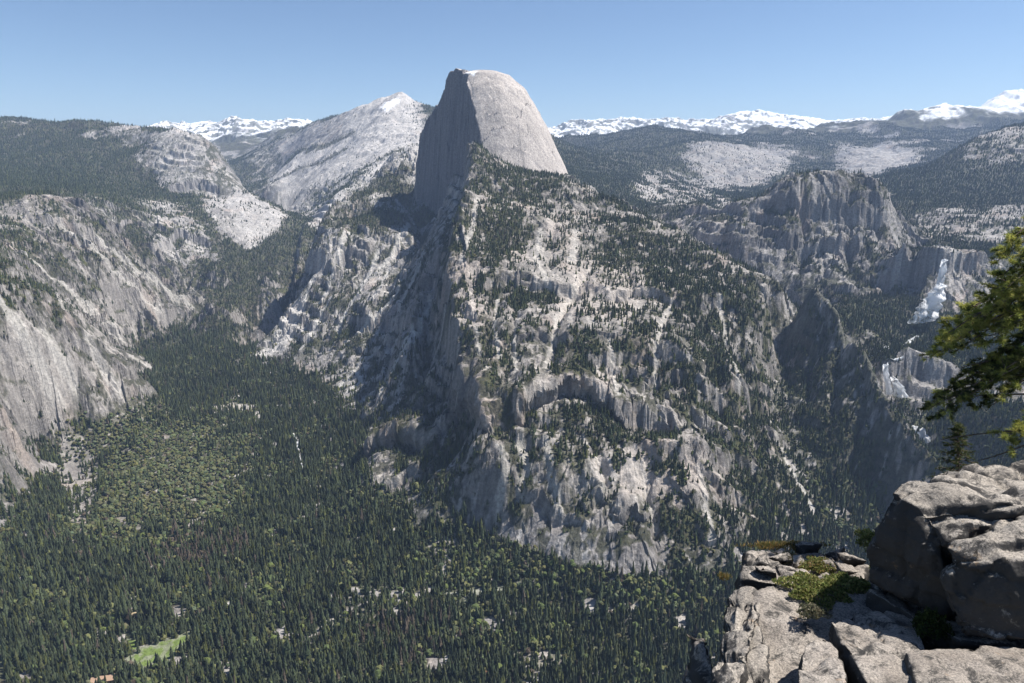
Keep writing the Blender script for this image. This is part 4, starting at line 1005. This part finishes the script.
BR = [  # root height, tip px, py, distance, share of tufts tinted as sunlit
    (.3, 1003, 248, 13.4, .8), (-.2, 1012, 238, 12.4, .8), (-.3, 996, 262, 13.6, .8), (-.7, 1002, 276, 12.6, .6), (-.9, 985, 300, 13.2, .8), (-1.3, 968, 312, 12.7, .8), (-1.5, 947, 324, 13.0, .85), (-1.9, 934, 346, 13.1, .95), (-2.0, 940, 338, 12.2, .8), (-2.2, 932, 356, 13.4, .6), (-2.4, 955, 352, 12.4, .5),
    (-2.6, 985, 345, 12.2, .6), (-2.7, 1000, 330, 12.1, .5), (-2.9, 962, 375, 13.1, .3), (-3.1, 948, 392, 13.3, .4), (-3.2, 936, 396, 13.2, .35), (-3.4, 930, 408, 13.0, .3), (-3.5, 930, 418, 12.5, .25), (-3.4, 985, 385, 12.3, .3), (-3.2, 1003, 370, 12.1, .4), (-3.6, 975, 408, 12.8, .2), (-1.4, 1010, 300, 12.2, .7), (-2.2, 1008, 318, 12.2, .7), (-4.6, 1006, 438, 12.0, .9), (-4.3, 1010, 448, 12.6, .8), (-.1, 1018, 255, 12.0, .6), (-.9, 1015, 285, 12.9, .6), (-1.2, 1000, 292, 12.2, .7), (-1.7, 975, 318, 13.3, .8), (-2.0, 962, 330, 12.6, .85), (-2.4, 990, 360, 13.3, .4), (-2.9, 1010, 385, 12.8, .3), (-3.3, 1000, 400, 12.0, .3), (-2.2, 950, 345, 13.6, .9), (-3.5, 945, 405, 12.5, .25), (-1.6, 1015, 320, 13.4, .6), (-4.4, 1015, 432, 13.3, .8)]
for (zr, px, py, D_, lit_share) in BR:
    a = tz(zr); c = Vector(P(px, py, D_)); L_ = (c - a).length
    mid = (a + c) / 2 + Vector((0, rp.normal(0, .12), .16 * L_ + rp.normal(0, .06)))
    pth = bez(a, mid, c, 9); loc = [p - pb for p in pth]
    V_, F_ = tube(loc, [.045 * (1 - i / 10.5) for i in range(10)], 5); off = len(V_)
    pts_, dirs_, cs_ = [], [], []
    nsub = int(7 + L_ * 5)
    for j in range(nsub):
        t = .25 + .75 * (j + .5) / nsub; i = min(int(t * 9), 8); p = loc[i].lerp(loc[i + 1], t * 9 - i); d = (loc[i + 1] - loc[i]).normalized()
        sd_ = Vector((rp.normal(0, .45), rp.choice([-1, 1]) * rp.uniform(.5, 1), rp.normal(.05, .4))); e = (d * .9 + sd_ * .75).normalized(); ls = rp.uniform(.18, .5) * (1.15 - .5 * t)
        q1 = p + e * ls * .55 + Vector((0, 0, -.02)); q2 = p + e * ls + Vector((0, 0, .03))
        v2, f2 = tube([p, q1, q2], [.011, .008, .004], 4); F_ += [tuple(x + len(V_) for x in f) for f in f2]; V_ += v2
        for u_ in (.35, .55, .75, .9, 1.0):
            if rp.uniform() < .85: pts_.append(p.lerp(q2, u_) + Vector(rp.normal(0, .025, 3))); dirs_.append((e + Vector((0, 0, .35))).normalized()); cs_.append(LIT_YG if rp.uniform() < lit_share * (.3 + .9 * t) * (.6 + .6 * u_) else DG)
    for u_ in (.85, .93, 1.0): pts_.append(loc[0].lerp(loc[-1], u_) if u_ < 1 else loc[-1]); dirs_.append((loc[-1] - loc[-2]).normalized()); cs_.append(LIT_YG)
    bo = put('branch', raw_mesh('branch', V_, F_, MB, smooth_=True), parent=pine)
    nv, nf, ncol = tufts(pts_, dirs_, cs_)
    put('needles', raw_mesh('needles', nv, nf, NEED, {'tint': ncol}), parent=bo)
# bare dark limbs
for (a_, b_c, c_) in [((1075, 395, 13.2), (1010, 392, 12.9), (955, 398, 12.9)), ((1080, 430, 13.2), (1000, 428, 12.8), (940, 440, 12.9)), ((1080, 420, 13.2), (1020, 450, 12.8), (975, 462, 12.9)), ((1080, 360, 13.2), (1010, 352, 13.0), (960, 368, 13.0))]:
    pth = [p - pb for p in bez(Vector(P(*a_)), Vector(P(*b_c)), Vector(P(*c_)), 8)]
    v_, f_ = tube(pth, [.03 - .0028 * i for i in range(9)], 5); put('branch', raw_mesh('branch', v_, f_, MB, smooth_=True), parent=pine)
# young dark fir behind the boulder
fir = bpy.data.objects.new('young_fir', None); coll.objects.link(fir); fb = Vector(P(958, 500, 15.0)); fir.location = fb; fir['label'] = 'small dark fir poking up behind the top of the boulder'; fir['category'] = 'tree'
top = Vector(P(958, 424, 15.0)) - fb
v_, f_ = tube([Vector((0, 0, -1)), Vector((0, 0, 0)), top * .5, top], [.06, .05, .035, .01], 6); put('trunk', raw_mesh('trunk', v_, f_, MB, smooth_=True), parent=fir)
pts_, dirs_, V_, F_ = [], [], [], []
for j in range(70):
    t = j / 70; r_ = .62 * (1 - t) ** .8 + .06; a = j * 2.4; p = top * (t * 1.0); e = Vector((math.cos(a), math.sin(a), .12 - .45 * (1 - t))).normalized(); q2 = p + e * r_
    v2, f2 = tube([p, p.lerp(q2, .5), q2], [.012, .008, .003], 4); F_ += [tuple(x + len(V_) for x in f) for f in f2]; V_ += v2
    for u_ in np.linspace(.2, 1, 9): pts_.append(p.lerp(q2, float(u_)) + Vector(rp.normal(0, .03, 3))); dirs_.append(e)
bo = put('branch', raw_mesh('branch', V_, F_, MB), parent=fir)
nv, nf, ncol = tufts(pts_, dirs_, DG, 22, .06, .005); put('needles', raw_mesh('needles', nv, nf, NEED, {'tint': ncol}), parent=bo)
print('foreground', time.time() - T0)
# ------------------------------------------------------------------ white water
MW, nt_, b_ = nodes_of('white_water'); b_.inputs['Base Color'].default_value = (.92, .93, .95, 1); b_.inputs['Roughness'].default_value = .7
_t = nt_.nodes.new('ShaderNodeTexCoord'); _n = nt_.nodes.new('ShaderNodeTexNoise'); _n.inputs['Scale'].default_value = .16; _n.inputs['Detail'].default_value = 5
_r = nt_.nodes.new('ShaderNodeValToRGB'); _r.color_ramp.elements[0].color = (.72, .76, .8, 1); _r.color_ramp.elements[1].color = (.94, .95, .96, 1); _r.color_ramp.elements[0].position = .35; _r.color_ramp.elements[1].position = .55
_b = nt_.nodes.new('ShaderNodeBump'); _b.inputs['Strength'].default_value = .6; _b.inputs['Distance'].default_value = 4
nt_.links.new(_t.outputs['Object'], _n.inputs['Vector']); nt_.links.new(_n.outputs['Fac'], _r.inputs[0]); nt_.links.new(_r.outputs[0], b_.inputs['Base Color']); nt_.links.new(_n.outputs['Fac'], _b.inputs['Height']); nt_.links.new(_b.outputs[0], b_.inputs['Normal'])
MS, nt_, b_ = nodes_of('spray'); b_.inputs['Base Color'].default_value = (.94, .95, .96, 1); b_.inputs['Roughness'].default_value = 1
_t = nt_.nodes.new('ShaderNodeTexCoord'); _n = nt_.nodes.new('ShaderNodeTexNoise'); _n.inputs['Scale'].default_value = .07; _n.inputs['Detail'].default_value = 6; _n.inputs['Roughness'].default_value = .65
_r = nt_.nodes.new('ShaderNodeMapRange'); _r.inputs['From Min'].default_value = .33; _r.inputs['From Max'].default_value = .52; _r.inputs['To Min'].default_value = -.35; _r.inputs['To Max'].default_value = .55; _r.clamp = False
_mp = nt_.nodes.new('ShaderNodeMapping'); _mp.inputs['Scale'].default_value = (1, 1, .35); _fa = nt_.nodes.new('ShaderNodeAttribute'); _fa.attribute_name = 'tint'; _ad = nt_.nodes.new('ShaderNodeMath'); _ad.operation = 'ADD'; _ad.use_clamp = True
nt_.links.new(_t.outputs['Object'], _mp.inputs['Vector']); nt_.links.new(_mp.outputs[0], _n.inputs['Vector']); nt_.links.new(_n.outputs['Fac'], _r.inputs[0]); nt_.links.new(_r.outputs[0], _ad.inputs[0]); nt_.links.new(_fa.outputs['Fac'], _ad.inputs[1]); nt_.links.new(_ad.outputs[0], b_.inputs['Alpha'])
def thin(mat, f):      # falling water lets the light through
    t_ = mat.node_tree; tr = t_.nodes.new('ShaderNodeBsdfTranslucent'); tr.inputs['Color'].default_value = (.9, .92, .95, 1); ms = t_.nodes.new('ShaderNodeMixShader'); ms.inputs[0].default_value = f
    bb = t_.nodes['Principled BSDF']; al = None
    if bb.inputs['Alpha'].is_linked:
        al = bb.inputs['Alpha'].links[0].from_socket; t_.links.remove(bb.inputs['Alpha'].links[0])
    t_.links.new(bb.outputs[0], ms.inputs[1]); t_.links.new(tr.outputs[0], ms.inputs[2]); last = ms.outputs[0]
    if al:
        tp = t_.nodes.new('ShaderNodeBsdfTransparent'); m2 = t_.nodes.new('ShaderNodeMixShader'); t_.links.new(al, m2.inputs[0]); t_.links.new(tp.outputs[0], m2.inputs[1]); t_.links.new(last, m2.inputs[2]); last = m2.outputs[0]
    t_.links.new(last, t_.nodes['Material Output'].inputs['Surface'])
thin(MW, .5); thin(MS, .5)
def flow(path, widths, lift=4.0, name='fall', mat=None, n=40, parent=None, thick=5.0, straight=False):
    """a rounded stream lying on the ground or hanging just clear of the cliff"""
    g = [Vector(at(a, b)) for a, b in path]
    if straight:      # free fall: straight down from the lip, just clear of the rock
        D0 = min(p.y for p in g); g = [Vector(P(a, b, D0 - lift)) for a, b in path]
    pts_ = []
    for i in range(n + 1):
        t = i / n * (len(g) - 1); k = min(int(t), len(g) - 2); pts_.append((g[k].lerp(g[k + 1], t - k), widths[k] * (1 - t + k) + widths[k + 1] * (t - k)))
    V_, F_, A_ = [], [], []; m_ = 15
    for i, (p, w_) in enumerate(pts_):
        for j in range(m_):
            s = j / (m_ - 1) * 2 - 1; e = 1 + .14 * float(noise(np.array(i * .35), np.array(s * 1.7 + 5), 900)) + .05 * float(noise(np.array(i * 1.3), np.array(s * 3 + 5), 903))
            x = p.x + s * w_ * .5 * e; A_.append([min(1.0, 1.35 * (1 - abs(s) ** 2.2)) * ((1 - .95 * (i / n) ** 2) if name == 'spray' else 1) * (.35 + .65 * min(1, i / 6 + .3))] * 3); bul = thick * (1 - s * s) * (1 + .9 * float(noise(np.array(i * .10), np.array(s * 2.6), 901)) + .25 * float(noise(np.array(i * .2), np.array(s * 7.0), 904)))
            if straight: V_.append((x, p.y - bul + s * w_ * .42, p.z))
            else:
                yy = p.y; zz = float(grid_sample(Z, np.array([x]), np.array([yy]))[0]); V_.append((x, yy - bul * .5, zz + bul * .6 + .4 * lift))
    for i in range(len(pts_) - 1):
        for j in range(m_ - 1): a = i * m_ + j; F_.append((a, a + 1, a + m_ + 1, a + m_))
    return put(name, raw_mesh(name, V_, F_, mat or MW, {'tint': np.array(A_, np.float32)}, smooth_=True), parent=parent)
def puff(name, centres, parent):
    V_, F_ = [], []
    for k, (px, py, s, dy) in enumerate(centres):
        c = Vector(at(px, py)); c.y -= dy
        pv, pf_ = broad(rt, 3, 0); bm = bmesh.new()
        vs_ = [bm.verts.new(tuple(v)) for v in pv]
        for f in pf_: bm.faces.new([vs_[i] for i in f])
        bmesh.ops.subdivide_edges(bm, edges=bm.edges, cuts=2, use_grid_fill=True, smooth=.6)
        o = len(V_); bm.verts.ensure_lookup_table(); bm.verts.index_update()
        for v in bm.verts: V_.append(tuple(c + Vector((v.co.x * s, v.co.y * s * .5, (v.co.z - .5) * s))))
        for f in bm.faces:
            ii = [o + v.index for v in f.verts]; F_ += [(ii[0], ii[i], ii[i + 1]) for i in range(1, len(ii) - 1)]
        bm.free()
    return put(name, raw_mesh(name, V_, F_, MS, smooth_=True), parent=parent)
def fall_root(name, label, px, py):
    r_ = bpy.data.objects.new(name, None); coll.objects.link(r_); r_['label'] = label; r_['category'] = 'waterfall'; return r_
NF = fall_root('waterfall', 'tall white waterfall pouring from a pale ledge, the farther of the two', 935, 318)
flow([(943, 259), (941, 268), (939, 280), (936, 294)], [24, 28, 38, 54], 38, 'falling_water', straight=True, parent=NF, thick=26)
flow([(937, 283), (934, 292), (930, 301), (926, 310), (921, 319)], [34, 95, 160, 205, 200], 125, 'spray', mat=MS, straight=True, parent=NF, thick=50)
VF = fall_root('waterfall', 'shorter white waterfall lower down, above dark rapids near the pine', 888, 392)
flow([(885, 363), (885, 372), (887, 382), (889, 393)], [26, 24, 26, 34], 18, 'falling_water', straight=True, parent=VF, thick=15)
flow([(891, 376), (896, 384), (899, 394)], [14, 36, 60], 38, 'spray', mat=MS, straight=True, parent=VF, thick=34)
for lab, path, wd in (('white rapids between the two waterfalls', [(869, 357), (879, 353), (889, 348)], [24, 34, 24]), ('white rapids just below the farther waterfall', [(904, 346), (911, 341), (920, 337)], [16, 28, 18]),
                      ('white river lip leading to the nearer waterfall', [(886, 363), (893, 362), (902, 361)], [14, 14, 10]),
                      ('white foaming river below the nearer waterfall', [(916, 428), (921, 436), (927, 446)], [30, 28, 22]), ('pale creek winding through the left valley forest', [(283, 428), (293, 434), (297, 442), (299, 455), (303, 470)], [4, 5, 9, 5, 4])):
    o = flow(path, wd, 8, 'river_water', thick=2.5); o['kind'] = 'structure'; o['label'] = lab
# ---- lodge roofs among the trees
def house(px, py, w_, d_, h_, rz, roofc, wallc, label):
    g = Vector(at(px, py)); root = bpy.data.objects.new('lodge', None); coll.objects.link(root); root.location = g; root.rotation_euler = (0, 0, rz); root['label'] = label; root['category'] = 'building'
    mw, _, bw = nodes_of('timber_wall'); bw.inputs['Base Color'].default_value = (*wallc, 1); mr, _, br = nodes_of('roof_shingle'); br.inputs['Base Color'].default_value = (*roofc, 1); br.inputs['Roughness'].default_value = .9; bw.inputs['Roughness'].default_value = .9
    x, y = w_ / 2, d_ / 2; v = [(-x, -y, 0), (x, -y, 0), (x, y, 0), (-x, y, 0), (-x, -y, h_), (x, -y, h_), (x, y, h_), (-x, y, h_), (-x, 0, h_ + y * .6), (x, 0, h_ + y * .6)]
    bm = bmesh.new(); vs_ = [bm.verts.new(c) for c in v]
    for f in ((0, 1, 5, 4), (1, 2, 6, 9, 5), (2, 3, 7, 6), (3, 0, 4, 8, 7)): bm.faces.new([vs_[i] for i in f])
    me = bpy.data.meshes.new('wall'); bm.to_mesh(me); bm.free(); me.materials.append(mw); put('wall', me, parent=root)
    e = 1.0; s = .6
    bm = bmesh.new(); A = [(-x - e, -y - e, h_ - e * s), (x + e, -y - e, h_ - e * s), (x + e, 0, h_ + y * s), (-x - e, 0, h_ + y * s), (x + e, y + e, h_ - e * s), (-x - e, y + e, h_ - e * s)]
    lo = [bm.verts.new((a[0], a[1], a[2] + .05)) for a in A]; hi = [bm.verts.new((a[0], a[1], a[2] + .4)) for a in A]
    for f in ((0, 1, 2, 3), (3, 2, 4, 5)): bm.faces.new([hi[i] for i in f]); bm.faces.new([lo[i] for i in reversed(f)])
    for a, b in ((0, 1), (1, 2), (2, 4), (4, 5), (5, 3), (3, 0)): bm.faces.new([lo[a], lo[b], hi[b], hi[a]])
    me = bpy.data.meshes.new('roof'); bm.to_mesh(me); bm.free(); me.materials.append(mr); put('roof', me, parent=root)
house(104, 682, 40, 17, 7, .25, (.33, .22, .15), (.25, .2, .15), 'long lodge with a tan roof among conifers at the bottom left')
house(487, 676, 15, 10, 5, .9, (.42, .22, .12), (.3, .22, .15), 'small orange-roofed cabin in a clearing at the bottom centre')
house(135, 615, 9, 8, 4, .4, (.42, .33, .2), (.35, .28, .2), 'tiny tan cabin above the green meadow')

# ------------------------------------------------------------------ the air between here and the far ranges
def haze_box():
    me = bpy.data.meshes.new('haze'); bm = bmesh.new()
    zb, zt = float(Z.min()) - 3, max(float(Z.max()), 10.0) + 4
    xm = 0.96 * rows[-1] + 50; y0, y1 = -60, rows[-1] + 50
    vs_ = [bm.verts.new(c) for c in ((-xm, y0, zb), (xm, y0, zb), (xm, y1, zb), (-xm, y1, zb), (-xm, y0, zt), (xm, y0, zt), (xm, y1, zt), (-xm, y1, zt))]
    for f in ((3, 2, 1, 0), (4, 5, 6, 7), (0, 1, 5, 4), (1, 2, 6, 5), (2, 3, 7, 6), (3, 0, 4, 7)): bm.faces.new([vs_[i] for i in f])
    bm.to_mesh(me); bm.free()
    m = bpy.data.materials.new('haze'); m.use_nodes = True; nt = m.node_tree
    for n in list(nt.nodes): nt.nodes.remove(n)
    out = nt.nodes.new('ShaderNodeOutputMaterial'); v = nt.nodes.new('ShaderNodeVolumePrincipled')
    v.inputs['Color'].default_value = (.48, .66, 1.0, 1); v.inputs['Density'].default_value = HAZE; v.inputs['Anisotropy'].default_value = 0.1
    nt.links.new(v.outputs[0], out.inputs['Volume']); me.materials.append(m)
    o = bpy.data.objects.new('haze', me); coll.objects.link(o); o['kind'] = 'stuff'; o['label'] = 'thin blue haze in the air over the valley'
haze_box()
# ------------------------------------------------------------------ camera, sun, sky
sc = bpy.context.scene
cam = bpy.data.cameras.new('camera'); cam.lens = 24.0; cam.sensor_width = 35.98; cam.clip_start = 0.1; cam.clip_end = 120000
co = bpy.data.objects.new('camera', cam); sc.collection.objects.link(co)
co.rotation_euler = (math.pi / 2 - PITCH, 0, 0); sc.camera = co
SUN_AZ, SUN_EL = math.radians(SUNAZ), math.radians(SUNEL)   # azimuth to the right of the view direction
sd = Vector((math.sin(SUN_AZ) * math.cos(SUN_EL), math.cos(SUN_AZ) * math.cos(SUN_EL), math.sin(SUN_EL)))
sl = bpy.data.lights.new('sun', 'SUN'); sl.energy = SUN_E; sl.angle = math.radians(0.53); sl.color = (1.0, 0.955, 0.89)
so = bpy.data.objects.new('sun', sl); sc.collection.objects.link(so)
so.rotation_euler = (-sd).to_track_quat('-Z', 'Y').to_euler()
w = bpy.data.worlds.new('World'); sc.world = w; w.use_nodes = True
nt = w.node_tree; bg = nt.nodes['Background']; bg.inputs['Strength'].default_value = SKY_E
sky = nt.nodes.new('ShaderNodeTexSky'); sky.sky_type = 'NISHITA'; sky.sun_disc = False
sky.sun_elevation = SUN_EL; sky.sun_rotation = SUN_AZ; sky.altitude = 2200; sky.air_density = 1.0; sky.dust_density = 0.8; sky.ozone_density = 3.0
nt.links.new(sky.outputs[0], bg.inputs[0])
vs = sc.view_settings; vs.view_transform = 'Standard'; vs.look = 'None'; vs.gamma = 1; vs.exposure = EXPOSURE; vs.use_curve_mapping = False
sc.cycles.use_denoising = DENOISE
sc.cycles.max_bounces = 4; sc.cycles.diffuse_bounces = 1; sc.cycles.glossy_bounces = 1; sc.cycles.transmission_bounces = 2
sc.cycles.volume_bounces = 0; sc.cycles.transparent_max_bounces = 6
sc.cycles.use_adaptive_sampling = True; sc.cycles.adaptive_threshold = 0.02
print('done', time.time() - T0)
